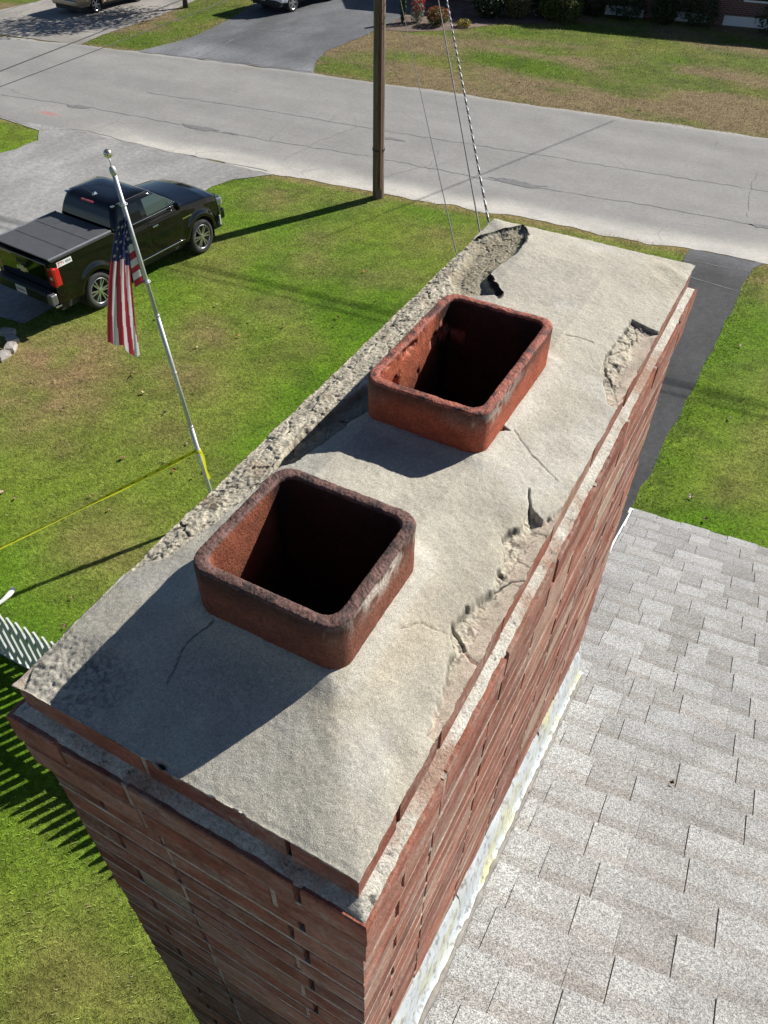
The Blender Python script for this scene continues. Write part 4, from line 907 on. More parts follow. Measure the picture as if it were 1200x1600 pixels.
for i in range(26):
    t0 = (i+.2)/26; t1 = t0+.010; UZ = Vector((0, 0, .004)); tp.add([tapept(t0, -.006)+UZ, tapept(t0, .008)+UZ, tapept(t1, .008)+UZ, tapept(t1, -.006)+UZ], [(0, 1, 2, 3)], mi=1)
for k in range(3): tp.tube([fb+dv*(ps+.004*k-.006)+Vector((math.cos(a)*.042, math.sin(a)*.042, .004*math.sin(a))) for a in np.linspace(0, 6.28, 18)], .008, 5)
tail = [fb+dv*(ps-.002-.10*t)+RH*(.045+.01*math.sin(t*7))-NH*.02 for t in np.linspace(0, 1, 14)]
for i in range(13): tp.add([tail[i]-RH*.026, tail[i]+RH*.026, tail[i+1]+RH*.022, tail[i+1]-RH*.022], [(0, 1, 2, 3)])
o = tp.build('barrier_tape', [MAT_TAPE, MAT_TAPEB], None, fixn=False); tag(o, 'yellow barrier tape tied to the flagpole and stretched off to the left', 'tape')

# ================================================================== PICKET FENCE, HOOK, STONES, LEAVES
FY = 2.92
fence = thing('picket_fence', 'white picket fence on the lawn below the chimney', 'fence', (0, FY, 0))
MAT_PICK = pbr('fence_white', (.66, .67, .65), .5, var=.04)
x = -9.2
while x < -1.2:
    mb = MB(); wv = .046; h = 1.18
    pr = [(x-wv, .06), (x+wv, .06), (x+wv, h-.13), (x+.012, h), (x-.012, h), (x-wv, h-.13)]
    V = [(a, -.012, b) for a, b in pr]+[(a, .012, b) for a, b in pr]; k = len(pr)
    mb.add(V, [tuple(range(k)), tuple(range(2*k-1, k-1, -1))]+[(i, k+i, k+(i+1) % k, (i+1) % k) for i in range(k)]); mb.build('picket', MAT_PICK, fence)
    x += .152
for z in (.20, .80):
    mb = MB(); mb.span((-9.3, .0125, z), (-1.1, .055, z+.085)); mb.build('rail', MAT_PICK, fence, bevel=.004)
mb = MB(); mb.span((-9.3, -.02, .02), (-1.1, .02, .058)); mb.build('base_rail', MAT_PICK, fence)
for x in (-9.25, -6.85, -4.4, -2.0):
    mb = MB(); mb.span((x-.055, .0565, 0), (x+.055, .165, 1.22)); p = mb.build('fence_post', MAT_PICK, fence, bevel=.005)
    mb = MB(); mb.lathe([(.085, 1.22), (.085, 1.245), (.02, 1.31), (.0005, 1.315)], 4, o=(x, .11, 0)); mb.build('post_cap', MAT_PICK, p)
mb = MB(); hk = [(-7.70, 3.25, .03), (-7.63, 3.42, .05), (-7.58, 3.56, .09), (-7.56, 3.68, .12), (-7.59, 3.77, .11), (-7.66, 3.80, .07)]
mb.tube(hk, [.028, .028, .032, .04, .04, .025], 10); o = mb.build('bent_pipe', pbr('white_plastic', (.78, .78, .76), .4), None, smooth=True); tag(o, 'bent white pipe end lying on the lawn near the white fence', 'pipe')

MAT_STONE = pbr('edging_stone', (.36, .33, .30), .9, var=.25, scale=9, bmp=.6, bscale=30)
for i, (x, y, a, sz) in enumerate(((-13.22, 8.84, .3, (.30, .2, .16)), (-12.93, 8.70, -.35, (.30, .2, .15)), (-12.70, 8.45, -1.0, (.28, .2, .17)), (-12.62, 8.16, -1.45, (.30, .2, .15)), (-12.66, 7.86, -1.7, (.30, .21, .16)), (-12.78, 7.56, -2.0, (.3, .2, .15)))):
    bm = bmesh.new(); bmesh.ops.create_cube(bm, size=1); bmesh.ops.subdivide_edges(bm, edges=bm.edges, cuts=3, use_grid_fill=True); r = random.Random(i)
    for v in bm.verts:
        n_ = v.co.normalized()*.5; v.co = v.co.lerp(n_*1.25, .35)+Vector((r.uniform(-.03, .03), r.uniform(-.03, .03), r.uniform(-.03, .03))); v.co = Vector((v.co.x*sz[0], v.co.y*sz[1], v.co.z*sz[2]))
    me = bpy.data.meshes.new('edging_stone'); bm.to_mesh(me); bm.free(); me.materials.append(MAT_STONE)
    o = bpy.data.objects.new('edging_stone', me); COL.objects.link(o); o.location = (x, y, .05); o.rotation_euler = (0, 0, a)
    tag(o, ['grey edging stone in the truck shadow at the back of the curved row', 'grey edging stone second from the back of the curved row', 'grey edging stone at the bend of the curved row', 'pale edging stone just past the bend of the curved row', 'pale edging stone fifth along the curved row', 'pale edging stone at the near end of the curved row'][i], 'stone', 'stones edging the flower bed at the left')

LEAFC = [(.36, .24, .15), (.45, .33, .22), (.28, .15, .08), (.50, .42, .32), (.42, .16, .06), (.20, .12, .07)]
LM = []
for i, c in enumerate(LEAFC):
    mb = MB(); r = random.Random(50+i); n = 10; P = []
    for k in range(n):
        a = 2*PI*k/n; rr = (.055 if k % 2 == 0 else .036)*r.uniform(.8, 1.2); P.append((math.cos(a)*rr*1.25, math.sin(a)*rr, .012+.022*math.cos(a*1.0+i)**2+r.uniform(0, .012)))
    mb.add([(0, 0, .004)]+P, [(0, k+1, (k+1) % n+1) for k in range(n)]); o = mb.build('fallen_leaf', pbr('dry_leaf_%s' % 'abcdef'[i], c, .8, var=.2, scale=40), None, fixn=False); LM.append(o.data); bpy.data.objects.remove(o)
rl = random.Random(99); spots = [(-9.9, 9.0), (-9.3, 8.6), (-8.5, 8.3), (-10.3, 7.9), (-8.3, 6.9), (-7.6, 7.2), (-7.3, 7.1), (-8.1, 5.9), (-7.6, 5.8), (-6.9, 7.1), (-10.9, 10.9), (-9.4, 10.4), (-8.9, 11.2), (-10.1, 12.0), (-7.9, 12.5)]
LV = []
while len(spots) < 95:
    if rl.random() < .5: x, y = rl.uniform(-11.5, .3), rl.uniform(2.2, 19.3)
    elif rl.random() < .45: x, y = rl.uniform(.3, 4), rl.uniform(4, 20)
    else: x, y = rl.uniform(-18, 1), rl.uniform(30, 40)
    if hard_mask(np.array([x]), np.array([y]))[0] or (x > .4 and y < 4): continue
    spots.append((x, y))
for i, (x, y) in enumerate(spots):
    o = bpy.data.objects.new('fallen_leaf', rl.choice(LM)); COL.objects.link(o); o.location = (x, y, .035); o.rotation_euler = (rl.uniform(-.5, .5), rl.uniform(-.5, .5), rl.uniform(0, 6.3)); s_ = rl.uniform(.4, .85); o.scale = (s_, s_, s_)
    tag(o, 'small dry brown leaf fallen on the grass', 'leaf', 'fallen leaves on the lawns')

o = bpy.data.objects.new('fallen_leaf', LM[5]); COL.objects.link(o); o.location = (.962, 1.25, 6.703); o.rotation_euler = (.35, 0, .6); o.scale = (.14, .14, .3)
tag(o, 'tiny dark leaf scrap lying on the grey roof shingles', 'leaf')
# ================================================================== VEHICLES
MAT_TYRE = pbr('tyre_rubber', (.030, .030, .031), .85, var=.1, scale=20); MAT_CHROME = pbr('chrome', (.75, .76, .77), .12, 1., var=.02); MAT_ALLOY = pbr('alloy_wheel', (.55, .56, .58), .28, .9, var=.05)
MAT_DARK = pbr('black_plastic', (.018, .018, .019), .6, var=.1); MAT_GLASS = pbr('dark_glass', (.004, .005, .006), .03, 0, var=.0, spec=.5); MAT_TEAL = pbr('side_glass', (.05, .075, .07), .05, 0, var=.0, spec=.7)
MAT_TAIL = pbr('tail_light_red', (.50, .012, .015), .15, var=.1, coat=1.); MAT_PLATE = pbr('plate_white', (.62, .60, .62), .4, var=.03); MAT_LAMP = pbr('lamp_clear', (.6, .62, .65), .1, .3)
def ring_pts(y0, y1, hw, r, n=9):
    P = []
    for sx, yc, a0 in ((1, y1-r, 0), (-1, y1-r, 90), (-1, y0+r, 180), (1, y0+r, 270)):
        for k in range(n):
            a = math.radians(a0+90*k/(n-1)); P.append((sx*(hw-r)+r*math.cos(a), yc+r*math.sin(a)))
    return P
def vehicle(root, p, paint):
    ax = p['axles']; R = p['arch']; wr = p['wr']; sill = p['sill']; ys = set(np.round(np.linspace(p['st'][0][0], p['st'][-1][0], 46), 4)); zc = wr
    for a in ax:
        for t in np.linspace(-1, 1, 19): ys.add(round(a+R*math.sin(t*PI/2), 4))
        ys.add(round(a-R-.004, 4)); ys.add(round(a+R+.004, 4))
    ys = sorted(ys); S = p['st']; col = lambda y, k: float(np.interp(y, [q[0] for q in S], [q[k] for q in S]))
    nrow = 12
    def zb(y):
        b = col(y, 4)
        for a in ax:
            if abs(y-a) < R: b = max(b, zc+math.sqrt(max(R*R-(y-a)**2, 0)))
        return b
    def wx(y, z):
        hw = col(y, 1); zt = col(y, 2); t = (z-sill)/(zt-sill)
        f = np.interp(t, [-.3, 0, .12, .35, .62, .82, 1], [.93, .955, .985, 1.0, .992, .978, .945])
        b = 0
        for a in ax:
            d = math.hypot(y-a, z-zc); b = max(b, p['flare']*math.exp(-((d-R-.04)/.085)**2))
        return hw*f+b
    def section(y):
        zt = col(y, 2); z0 = min(zb(y), zt-.05); crown = col(y, 3); P = []
        for k in range(nrow): z = z0+(zt-.012-z0)*k/(nrow-1); P.append((wx(y, z), y, z))
        w_ = wx(y, zt); P += [(w_*.985, y, zt-.002), (w_*.95, y, zt+.004)]
        for q in (.8, .6, .4, .2, 0): P.append((w_*q, y, zt+.004+crown*(1-q*q)))
        return P
    mb = MB(); secs = []
    for y in ys:
        r_ = section(y); secs.append(r_+[(-a, b, c) for a, b, c in r_[-2::-1]])
    m = len(secs[0]); V = [q for s_ in secs for q in s_]
    F = [(i*m+j, i*m+j+1, (i+1)*m+j+1, (i+1)*m+j) for i in range(len(secs)-1) for j in range(m-1)]
    for base_, rev in ((0, False), ((len(secs)-1)*m, True)):
        for j in range(m//2): F.append((base_+j, base_+j+1, base_+m-2-j, base_+m-1-j))
    mb.add(V, F); body = mb.build('body', paint, root, auto=38)
    mb = MB(); hw = p['st'][3][1]; mb.span((-hw*.86, ys[0]+.06, sill-.12), (hw*.86, ys[-1]-.08, sill+.25)); 
    for a in ax:   # wheel wells
        for s_ in (-1, 1):
            pr = [(R*math.cos(t), R*math.sin(t)) for t in np.linspace(-.35, PI+.35, 18)]; n = len(pr)
            V = [(s_*(hw-.30), a+u, zc+v) for u, v in pr]+[(s_*(hw-.02), a+u, zc+v) for u, v in pr]
            mb.add(V, [(i, i+1, n+i+1, n+i) for i in range(n-1)]+[tuple(range(n))])
    mb.build('underbody', MAT_DARK, root)
    for a in ax:
        for s_ in (1, -1):
            mb = MB(); xo = s_*p['track']; W2 = p['ww']/2
            prof = [(wr*.66, -W2*.8), (wr*.70, -W2*.98), (wr*.84, -W2*1.03), (wr*.95, -W2*.92), (wr, -W2*.72), (wr*1.0, 0), (wr, W2*.72), (wr*.95, W2*.92), (wr*.84, W2*1.03), (wr*.70, W2*.98), (wr*.66, W2*.8)]
            mb.lathe(prof, 40, 'x', (0, 0, 0), close=True); wh = mb.build('wheel', MAT_TYRE, root, smooth=True, loc=(xo, a, wr))
            mb = MB(); rr = wr*.67; h = s_*W2
            mb.lathe([(rr*1.03, h*.96), (rr*1.0, h*1.0), (rr*.96, h*.94), (rr*.94, h*.35), (rr*.88, -h*.7)], 40, 'x', mi=0); mb.lathe([(rr*.88, h*.18), (.001, h*.18)], 32, 'x', mi=1)
            ns = p['spokes']
            for k in range(ns):
                for dlt in ((-.16, .16) if p['double'] else (0,)):
                    t = 2*PI*k/ns; e1 = Vector((0, math.cos(t+dlt), math.sin(t+dlt))); e2 = Vector((0, -math.sin(t+dlt), math.cos(t+dlt))); wd = p['sw']
                    c0, c1 = Vector((h*.86, 0, 0))+e1*rr*.12, Vector((h*.93, 0, 0))+e1*rr*.95
                    q = [c0-e2*wd*.8, c0+e2*wd*.8, c1+e2*wd*.55, c1-e2*wd*.55]; X_ = Vector((h*.28, 0, 0)); mb.add(q+[v-X_ for v in q], [(0, 1, 2, 3), (0, 1, 5, 4), (1, 2, 6, 5), (2, 3, 7, 6), (3, 0, 4, 7)], mi=0)
            mb.lathe([(rr*.22, h*.55), (rr*.22, h*.92), (rr*.15, h*.97), (.001, h*.97)], 20, 'x', mi=0)
            mb.build('rim', [MAT_ALLOY, MAT_DARK], wh, auto=40)
    # cabin
    rg = p['rings']; mb = MB(); V = []
    for z, y0, y1, hw_, r_ in rg: V += [(a, b, z) for a, b in ring_pts(y0, y1, hw_, r_)]
    m = 36; F = [(i*m+j, i*m+(j+1) % m, (i+1)*m+(j+1) % m, (i+1)*m+j) for i in range(len(rg)-1) for j in range(m)]; F.append(tuple(range((len(rg)-1)*m, len(rg)*m)))
    mb.add(V, F); cab = mb.build('cab', paint, root, auto=35)
    zz = [q[0] for q in rg]; rv = lambda z, k: float(np.interp(z, zz, [q[k] for q in rg]))
    def side_glass(poly, s_, mat, out=.005):
        n = len(poly); zs = [q[1] for q in poly]; mb = MB(); z0, z1 = min(zs), max(zs); V = []; F = []
        lv = sorted(set([z0, z1]+[z for z in zz if z0 < z < z1])); lv = list(np.linspace(z0, z1, 7))
        for z in lv:
            xs_ = []
            for i in range(n):
                (ya, za), (yb_, zb_) = poly[i], poly[(i+1) % n]
                if (za-z)*(zb_-z) <= 0 and za != zb_: xs_.append(ya+(yb_-ya)*(z-za)/(zb_-za))
                elif za == z: xs_.append(ya)
            V += [(s_*(rv(z, 3)+out), min(xs_), z), (s_*(rv(z, 3)+out), max(xs_), z)]
        F = [(2*i, 2*i+1, 2*i+3, 2*i+2) for i in range(len(lv)-1)]; mb.add(V, F); return mb.build('side_window', mat, root, fixn=False)
    for s_ in (1, -1):
        for poly, mt in p['side']: side_glass(poly, s_, mt)
    for nm, k, sgn in (('rear_window', 1, -1), ('windshield', 2, 1)):
        z0, z1 = p[nm]; mb = MB(); V = []; lv = np.linspace(z0, z1, 8)
        for z in lv:
            hw_ = rv(z, 3)-p['gl']; V += [(x, rv(z, k)+sgn*.006, z) for x in np.linspace(-hw_, hw_, 9)]
        mb.add(V, [(i*9+j, i*9+j+1, (i+1)*9+j+1, (i+1)*9+j) for i in range(7) for j in range(8)]); mb.build(nm, MAT_GLASS, root, fixn=False)
    # doors: shallow raised skins with handles
    for s_ in (1, -1):
        for y0, y1, hy in p['doors']:
            mb = MB(); ny, nz = 14, 10; V = []
            for i in range(ny+1):
                for j in range(nz+1):
                    y = y0+(y1-y0)*i/ny; z = p['dz'][0]+(p['dz'][1]-p['dz'][0])*j/nz; e = .006 if 0 < i < ny and 0 < j < nz else .001; V.append((s_*(wx(y, z)+e), y, z))
            mb.add(V, [(i*(nz+1)+j, i*(nz+1)+j+1, (i+1)*(nz+1)+j+1, (i+1)*(nz+1)+j) for i in range(ny) for j in range(nz)]); dr = mb.build('door', paint, root, auto=30)
            mb = MB(); z = p['dz'][1]-.10; mb.box((s_*(wx(hy, z)+.024), hy, z), (.03, .17, .035)); mb.build('handle', p['hmat'], dr, bevel=.008)
        mb = MB(); q = [(s_*(wx(y, p['dz'][0]-.03)+.012), y, p['dz'][0]-.03) for y in np.linspace(p['doors'][0][0], p['doors'][-1][1], 14)]; mb.tube(q, .012, 6); mb.build('sill_trim', p['trim'], root, smooth=True)
        z = p['belt']; mb = MB(); mb.tube([(s_*(rv(z, 3)+.010), y, z) for y in np.linspace(p['bl'][0], p['bl'][1], 10)], .010, 6); mb.build('belt_trim', p['trim'], root, smooth=True)
        bm = bmesh.new(); bmesh.ops.create_uvsphere(bm, u_segments=14, v_segments=8, radius=1); me = bpy.data.meshes.new('mirror'); 
        for v in bm.verts: v.co = Vector((v.co.x*.11, v.co.y*.065 if v.co.y > 0 else v.co.y*.03, v.co.z*.085))
        bm.to_mesh(me); bm.free(); me.materials.append(paint); me.polygons.foreach_set('use_smooth', [True]*len(me.polygons)); o = bpy.data.objects.new('mirror', me); COL.objects.link(o); o.parent = root; my, mz = p['mir']; o.location = (s_*(wx(my, mz-.1)+.12), my, mz)
    return wx, rv, body

def text_mesh(name, txt, size, mat, parent, loc, rot, depth=.002):
    cu = bpy.data.curves.new(name, 'FONT'); cu.body = txt; cu.size = size; cu.align_x = 'CENTER'; cu.align_y = 'CENTER'; cu.extrude = depth
    t = bpy.data.objects.new(name, cu); COL.objects.link(t); dg = bpy.context.evaluated_depsgraph_get(); me = bpy.data.meshes.new_from_object(t.evaluated_get(dg)); bpy.data.objects.remove(t)
    me.materials.clear(); me.materials.append(mat); o = bpy.data.objects.new(name, me); COL.objects.link(o); o.parent = parent; o.location = loc; o.rotation_euler = rot; return o

TR_RZ = -math.atan2(.116, .993)
truck = thing('pickup_truck', 'black crew cab pickup truck with a grey bed cover parked at the lawn edge', 'pickup truck', (-13.2, 10.80, 0), math.radians(-4.9)); truck.scale = (1.06, 1.0, 1.10)
BLACK = pbr('black_car_paint', (.0025, .0025, .003), .12, 0., var=.02, coat=1., spec=.15)
tp_ = dict(axles=(0, 3.258), arch=.455, wr=.385, sill=.44, ww=.26, track=.80, flare=.045, spokes=6, double=True, sw=.020, gl=.10,
  st=[(-1.02, .88, 1.30, .0, .52), (-.94, .915, 1.33, .0, .50), (.70, .925, 1.34, .0, .44), (.80, .925, 1.25, .0, .44), (2.70, .925, 1.23, .02, .44), (2.95, .925, 1.20, .055, .46), (3.6, .915, 1.15, .07, .46), (3.95, .885, 1.09, .06, .46), (4.10, .83, 1.00, .04, .50), (4.17, .78, .90, .0, .55)],
  rings=[(1.20, .74, 2.86, .865, .14), (1.32, .78, 2.70, .85, .14), (1.50, .85, 2.42, .805, .14), (1.66, .93, 2.17, .755, .15), (1.725, .98, 2.06, .72, .16), (1.765, 1.05, 1.96, .66, .18), (1.785, 1.2, 1.8, .52, .2), (1.79, 1.35, 1.65, .3, .12)],
  side=[([(1.03, 1.33), (1.60, 1.33), (1.60, 1.655), (1.17, 1.655)], MAT_GLASS), ([(1.74, 1.33), (2.56, 1.33), (2.50, 1.42), (2.14, 1.655), (1.74, 1.655)], MAT_TEAL)],
  rear_window=(1.34, 1.64), windshield=(1.27, 1.67), doors=[(.95, 1.66, 1.12), (1.68, 2.68, 1.86)], dz=(.56, 1.20), hmat=MAT_CHROME, trim=MAT_CHROME, belt=1.30, bl=(1.0, 2.6), mir=(2.52, 1.32))
wx, rv, _ = vehicle(truck, tp_, BLACK)
# bed cover with rails and fold seams
MAT_COVER = pbr('bed_cover_vinyl', (.075, .078, .085), .6, var=.1, scale=6, bmp=.15, bscale=200)
mb = MB()
for k, (a, b) in enumerate(((-.985, -.46), (-.455, .10), (.105, .70))): mb.span((-.80, a, 1.345), (.80, b, 1.372))
mb.build('bed_cover', MAT_COVER, truck, bevel=.012)
for s_ in (1, -1):
    mb = MB(); mb.span((s_*.812, -.985, 1.345), (s_*.842, .70, 1.381)); mb.build('bed_rail', pbr('rail_silver', (.55, .56, .57), .35, .8), truck, bevel=.006)
    mb = MB(); mb.span((s_*.850, -.99, 1.338), (s_*.905, .68, 1.352)); mb.build('rail_cap', MAT_DARK, truck, bevel=.004)
    mb = MB(); V = []; mb.box((s_*.835, -.985, 1.03), (.155, .09, .38)); mb.box((s_*.893, -.93, 1.03), (.052, .15, .36)); t = mb.build('tail_light', MAT_TAIL, truck, bevel=.025, seg=3)
    mb = MB(); mb.box((s_*.835, -1.036, 1.02), (.07, .008, .05)); mb.build('reverse_lens', pbr('lens_pink', (.75, .45, .45), .2), t)
    mb = MB(); mb.box((s_*.79, 4.06, .93), (.22, .16, .16), rot=Matrix.Rotation(-s_*.5, 3, 'Z')); mb.build('headlight', MAT_LAMP, truck, bevel=.03)
    mb = MB(); mb.box((s_*.86, -1.16, .655), (.15, .17, .21)); mb.build('bumper_step', pbr('bumper_grey', (.16, .16, .165), .35, .4), truck, bevel=.035, seg=3)
    mb = MB(); mb.box((s_*.90, -1.12, .52), (.12, .14, .035)); mb.build('step_edge', MAT_CHROME, truck, bevel=.01)
    mb = MB(); mb.box((s_*(wx(2.86, .92)+.004), 2.86, .97), (.006, .0, .0) if False else (.006, .30, .028)); mb.build('side_badge', MAT_CHROME, truck)
mb = MB(); mb.box((0, -1.012, .99), (1.50, .05, .56)); tg = mb.build('tailgate', BLACK, truck, bevel=.03, seg=3)
mb = MB(); mb.box((0, -1.03, 1.275), (1.56, .06, .055)); mb.build('tailgate_lip', BLACK, tg, bevel=.02)
mb = MB(); mb.box((0, -1.036, 1.16), (.30, .012, .10)); mb.build('handle', MAT_DARK, tg, bevel=.01)
mb = MB(); bt = [(-.125, -.028), (-.05, -.028), (-.05, -.05), (.05, -.05), (.05, -.028), (.125, -.028), (.105, .028), (.05, .028), (.05, .05), (-.05, .05), (-.05, .028), (-.105, .028)]
mb.poly([(a*1.3, b*1.2) for a, b in bt], 0, .012, mi=0); o = mb.build('emblem', pbr('emblem_gold', (.70, .56, .30), .6, 0., var=.05, spec=.1), tg, bevel=.003); o.rotation_euler = (PI/2, 0, 0); o.location = (-.03, -1.038, 1.0)
mb = MB(); mb.poly([(a*1.45, b*1.42) for a, b in bt], 0, .008); o = mb.build('emblem_rim', MAT_CHROME, tg); o.rotation_euler = (PI/2, 0, 0); o.location = (-.03, -1.0365, 1.0)
mb = MB(); mb.box((0, -1.15, .655), (1.58, .19, .20)); mb.box((0, -1.13, .755), (1.5, .16, .02)); bp_ = mb.build('rear_bumper', pbr('bumper_black', (.012, .012, .014), .35, coat=.5), truck, bevel=.03, seg=3)
mb = MB(); mb.box((.02, -1.252, .655), (.31, .008, .155)); pl = mb.build('licence_plate', MAT_PLATE, bp_, bevel=.004)
text_mesh('plate_number', '8KT 41', .085, pbr('plate_ink', (.28, .05, .09), .5), pl, (.02, -1.2565, .65), (PI/2, 0, 0), .0005) if False else None
mb = MB(); mb.box((.02, -1.2575, .66), (.24, .002, .05)); mb.build('plate_letters', pbr('plate_ink', (.42, .25, .30), .5, var=.5, scale=60), pl)
mb = MB(); mb.box((0, rv(1.70, 1)-.01, 1.695), (.36, .05, .05)); mb.build('third_brake_light', pbr('brake_red', (.42, .05, .06), .2, coat=1., var=.5, scale=14), truck, bevel=.015)
mb = MB(); mb.tube([(.02, 1.12, 1.775), (-.09, .93, 2.0)], .005, 6); mb.build('antenna_mast', MAT_DARK, truck)
mb = MB(); mb.box((.05, 1.14, 1.80), (.06, .13, .06), taper=.5); mb.build('antenna_fin', MAT_CHROME, truck, bevel=.015)
for s_ in (1, -1): mb = MB(); mb.box((s_*.69, 1.0, 1.722), (.06, .09, .03)); mb.build('roof_clip', MAT_CHROME, truck, bevel=.01)
for s_ in (1, -1): mb = MB(); mb.tube([(s_*.70, 1.1, 1.737), (s_*.70, 1.95, 1.737)], .008, 6); mb.build('roof_seam', MAT_DARK, truck)
# side sticker on the bed
mb = MB(); y0, y1 = -.86, -.48; z0, z1 = 1.19, 1.285
mb.add([(wx(y0, z0)+.004, y0, z0), (wx(y1, z0)+.004, y1, z0), (wx(y1, z1)+.008, y1, z1), (wx(y0, z1)+.008, y0, z1)], [(0, 1, 2, 3)]); dc = mb.build('side_decal', pbr('decal_white', (.72, .72, .72), .4), truck, fixn=False)
text_mesh('decal_text', 'Z71', .105, pbr('decal_red', (.45, .04, .05), .4), dc, (wx(-.76, 1.24)+.010, -.755, 1.238), (PI/2, 0, PI/2), .0005)
text_mesh('decal_text', '4X4', .085, pbr('decal_grey', (.10, .10, .11), .4), dc, (wx(-.57, 1.24)+.010, -.575, 1.238), (PI/2, 0, PI/2), .0005)
mb = MB(); mb.box((0, 4.17, .84), (1.3, .05, .30)); mb.build('grille', MAT_DARK, truck, bevel=.02)
mb = MB(); mb.box((0, 4.18, .58), (1.60, .20, .24)); mb.build('front_bumper', BLACK, truck, bevel=.06, seg=3)
for s_ in (1, -1): mb = MB(); mb.box((s_*.86, 3.98, .52), (.06, .05, .22)); mb.build('mud_guard', pbr('guard_grey', (.45, .45, .45), .5), truck, bevel=.01)

sed = thing('sedan', 'gold sedan parked on the driveway across the road', 'car', (-32.25, 31.05, 0), -math.atan2(.05, .99))
GOLD = pbr('gold_car_paint', (.36, .29, .20), .3, .55, var=.03, coat=1.)
sp = dict(axles=(0, 2.72), arch=.36, wr=.32, sill=.32, ww=.2, track=.77, flare=.02, spokes=6, double=False, sw=.045, gl=.12,
  st=[(-1.02, .70, .86, .0, .40), (-.98, .80, .93, .02, .34), (-.80, .87, .98, .03, .32), (0, .90, .97, .03, .32), (2.7, .90, .92, .03, .32), (3.3, .85, .80, .05, .32), (3.6, .74, .66, .03, .34), (3.66, .68, .58, 0, .38)],
  rings=[(.90, -.55, 2.25, .80, .2), (1.05, -.25, 1.95, .74, .2), (1.25, .20, 1.52, .64, .2), (1.38, .5, 1.2, .56, .2), (1.43, .7, 1.0, .4, .15)],
  side=[([(.15, 1.0), (.85, 1.0), (.85, 1.3), (.42, 1.3)], MAT_GLASS), ([(.93, 1.0), (1.75, 1.0), (1.35, 1.3), (.93, 1.3)], MAT_TEAL)], rear_window=(1.0, 1.34), windshield=(1.0, 1.36),
  doors=[(.35, 1.05, .52), (1.08, 2.1, 1.25)], dz=(.42, .88), hmat=GOLD, trim=pbr('gold_trim', (.42, .35, .25), .4, .3), belt=.97, bl=(.0, 1.8), mir=(1.75, 1.0))
vehicle(sed, sp, GOLD)
for s_ in (1, -1):
    mb = MB(); mb.box((s_*.66, -.985, .78), (.26, .12, .17)); mb.build('tail_light', MAT_TAIL, sed, bevel=.03)
mb = MB(); mb.box((0, -1.02, .50), (1.62, .22, .26)); mb.build('rear_bumper', GOLD, sed, bevel=.08, seg=4)
mb = MB(); mb.box((0, -1.14, .66), (.32, .02, .15)); mb.build('licence_plate', MAT_PLATE, sed)
suv = thing('suv', 'white sport utility vehicle parked on the dark driveway across the road', 'car', (-24.62, 36.1, 0), -math.atan2(.12, .99))
WHITE = pbr('white_car_paint', (.62, .64, .66), .3, 0, var=.02, coat=1.)
vp = dict(axles=(0, 2.9), arch=.43, wr=.385, sill=.42, ww=.25, track=.82, flare=.03, spokes=6, double=True, sw=.03, gl=.12,
  st=[(-.95, .84, 1.05, .0, .55), (-.90, .92, 1.10, .0, .50), (-.5, .96, 1.12, 0, .44), (2.2, .96, 1.10, .02, .42), (2.9, .95, 1.05, .08, .42), (3.5, .90, .98, .06, .44), (3.75, .8, .85, .0, .5)],
  rings=[(1.06, -.88, 2.4, .90, .2), (1.3, -.80, 2.0, .84, .2), (1.6, -.65, 1.6, .74, .2), (1.74, -.5, 1.4, .66, .2), (1.79, -.2, 1.1, .5, .2)],
  side=[([(-.5, 1.2), (.2, 1.2), (.2, 1.58), (-.42, 1.58)], MAT_GLASS), ([(.28, 1.2), (1.0, 1.2), (1.0, 1.58), (.28, 1.58)], MAT_GLASS), ([(1.08, 1.2), (1.9, 1.2), (1.5, 1.58), (1.08, 1.58)], MAT_TEAL)], rear_window=(1.2, 1.64), windshield=(1.15, 1.66),
  doors=[(.3, 1.05, .5), (1.08, 2.2, 1.25)], dz=(.5, 1.05), hmat=WHITE, trim=MAT_CHROME, belt=1.16, bl=(-.5, 1.9), mir=(1.95, 1.2))
vehicle(suv, vp, WHITE)
mb = MB(); mb.box((0, -.98, .68), (1.78, .22, .22)); mb.build('rear_bumper', WHITE, suv, bevel=.08, seg=4)
mb = MB(); mb.box((0, -.98, .49), (1.60, .18, .16)); mb.build('bumper_skirt', MAT_DARK, suv, bevel=.03)
mb = MB(); mb.box((0, -1.10, .60), (.32, .02, .14)); mb.build('licence_plate', MAT_PLATE, suv)
for s_ in (1, -1): mb = MB(); mb.box((s_*.80, -.93, .98), (.16, .1, .3)); mb.build('tail_light', MAT_TAIL, suv, bevel=.03)

# ================================================================== HOUSE ACROSS THE ROAD
hy = lambda x: 44.55+.17*(x+4.3)
hang = math.atan(.17)
hs = thing('brick_house', 'dark brick house in shade across the road with white foundation panels', 'house', (-19.5, hy(-19.5), 0), hang)
def mat_far_brick():
    m, nt, bs = _mk('far_brick'); v = coords(nt); b = N(nt, 'ShaderNodeTexBrick'); b.inputs['Scale'].default_value = 1.; b.inputs['Brick Width'].default_value = .21; b.inputs['Row Height'].default_value = .075; b.inputs['Mortar Size'].default_value = .008
    b.inputs['Color1'].default_value = (.16, .06, .045, 1); b.inputs['Color2'].default_value = (.12, .045, .035, 1); b.inputs['Mortar'].default_value = (.30, .27, .24, 1)
    mp = N(nt, 'ShaderNodeMapping'); mp.inputs['Rotation'].default_value = (PI/2, 0, 0); nt.links.new(v, mp.inputs[0]); nt.links.new(mp.outputs[0], b.inputs['Vector']); nt.links.new(b.outputs[0], bs.inputs['Base Color']); bs.inputs['Roughness'].default_value = .9; return m
MAT_FB = mat_far_brick(); LNH = 27.
mb = MB(); mb.span((0, 0, .0), (LNH, 9, 2.75)); mb.build('wall', MAT_FB, hs)
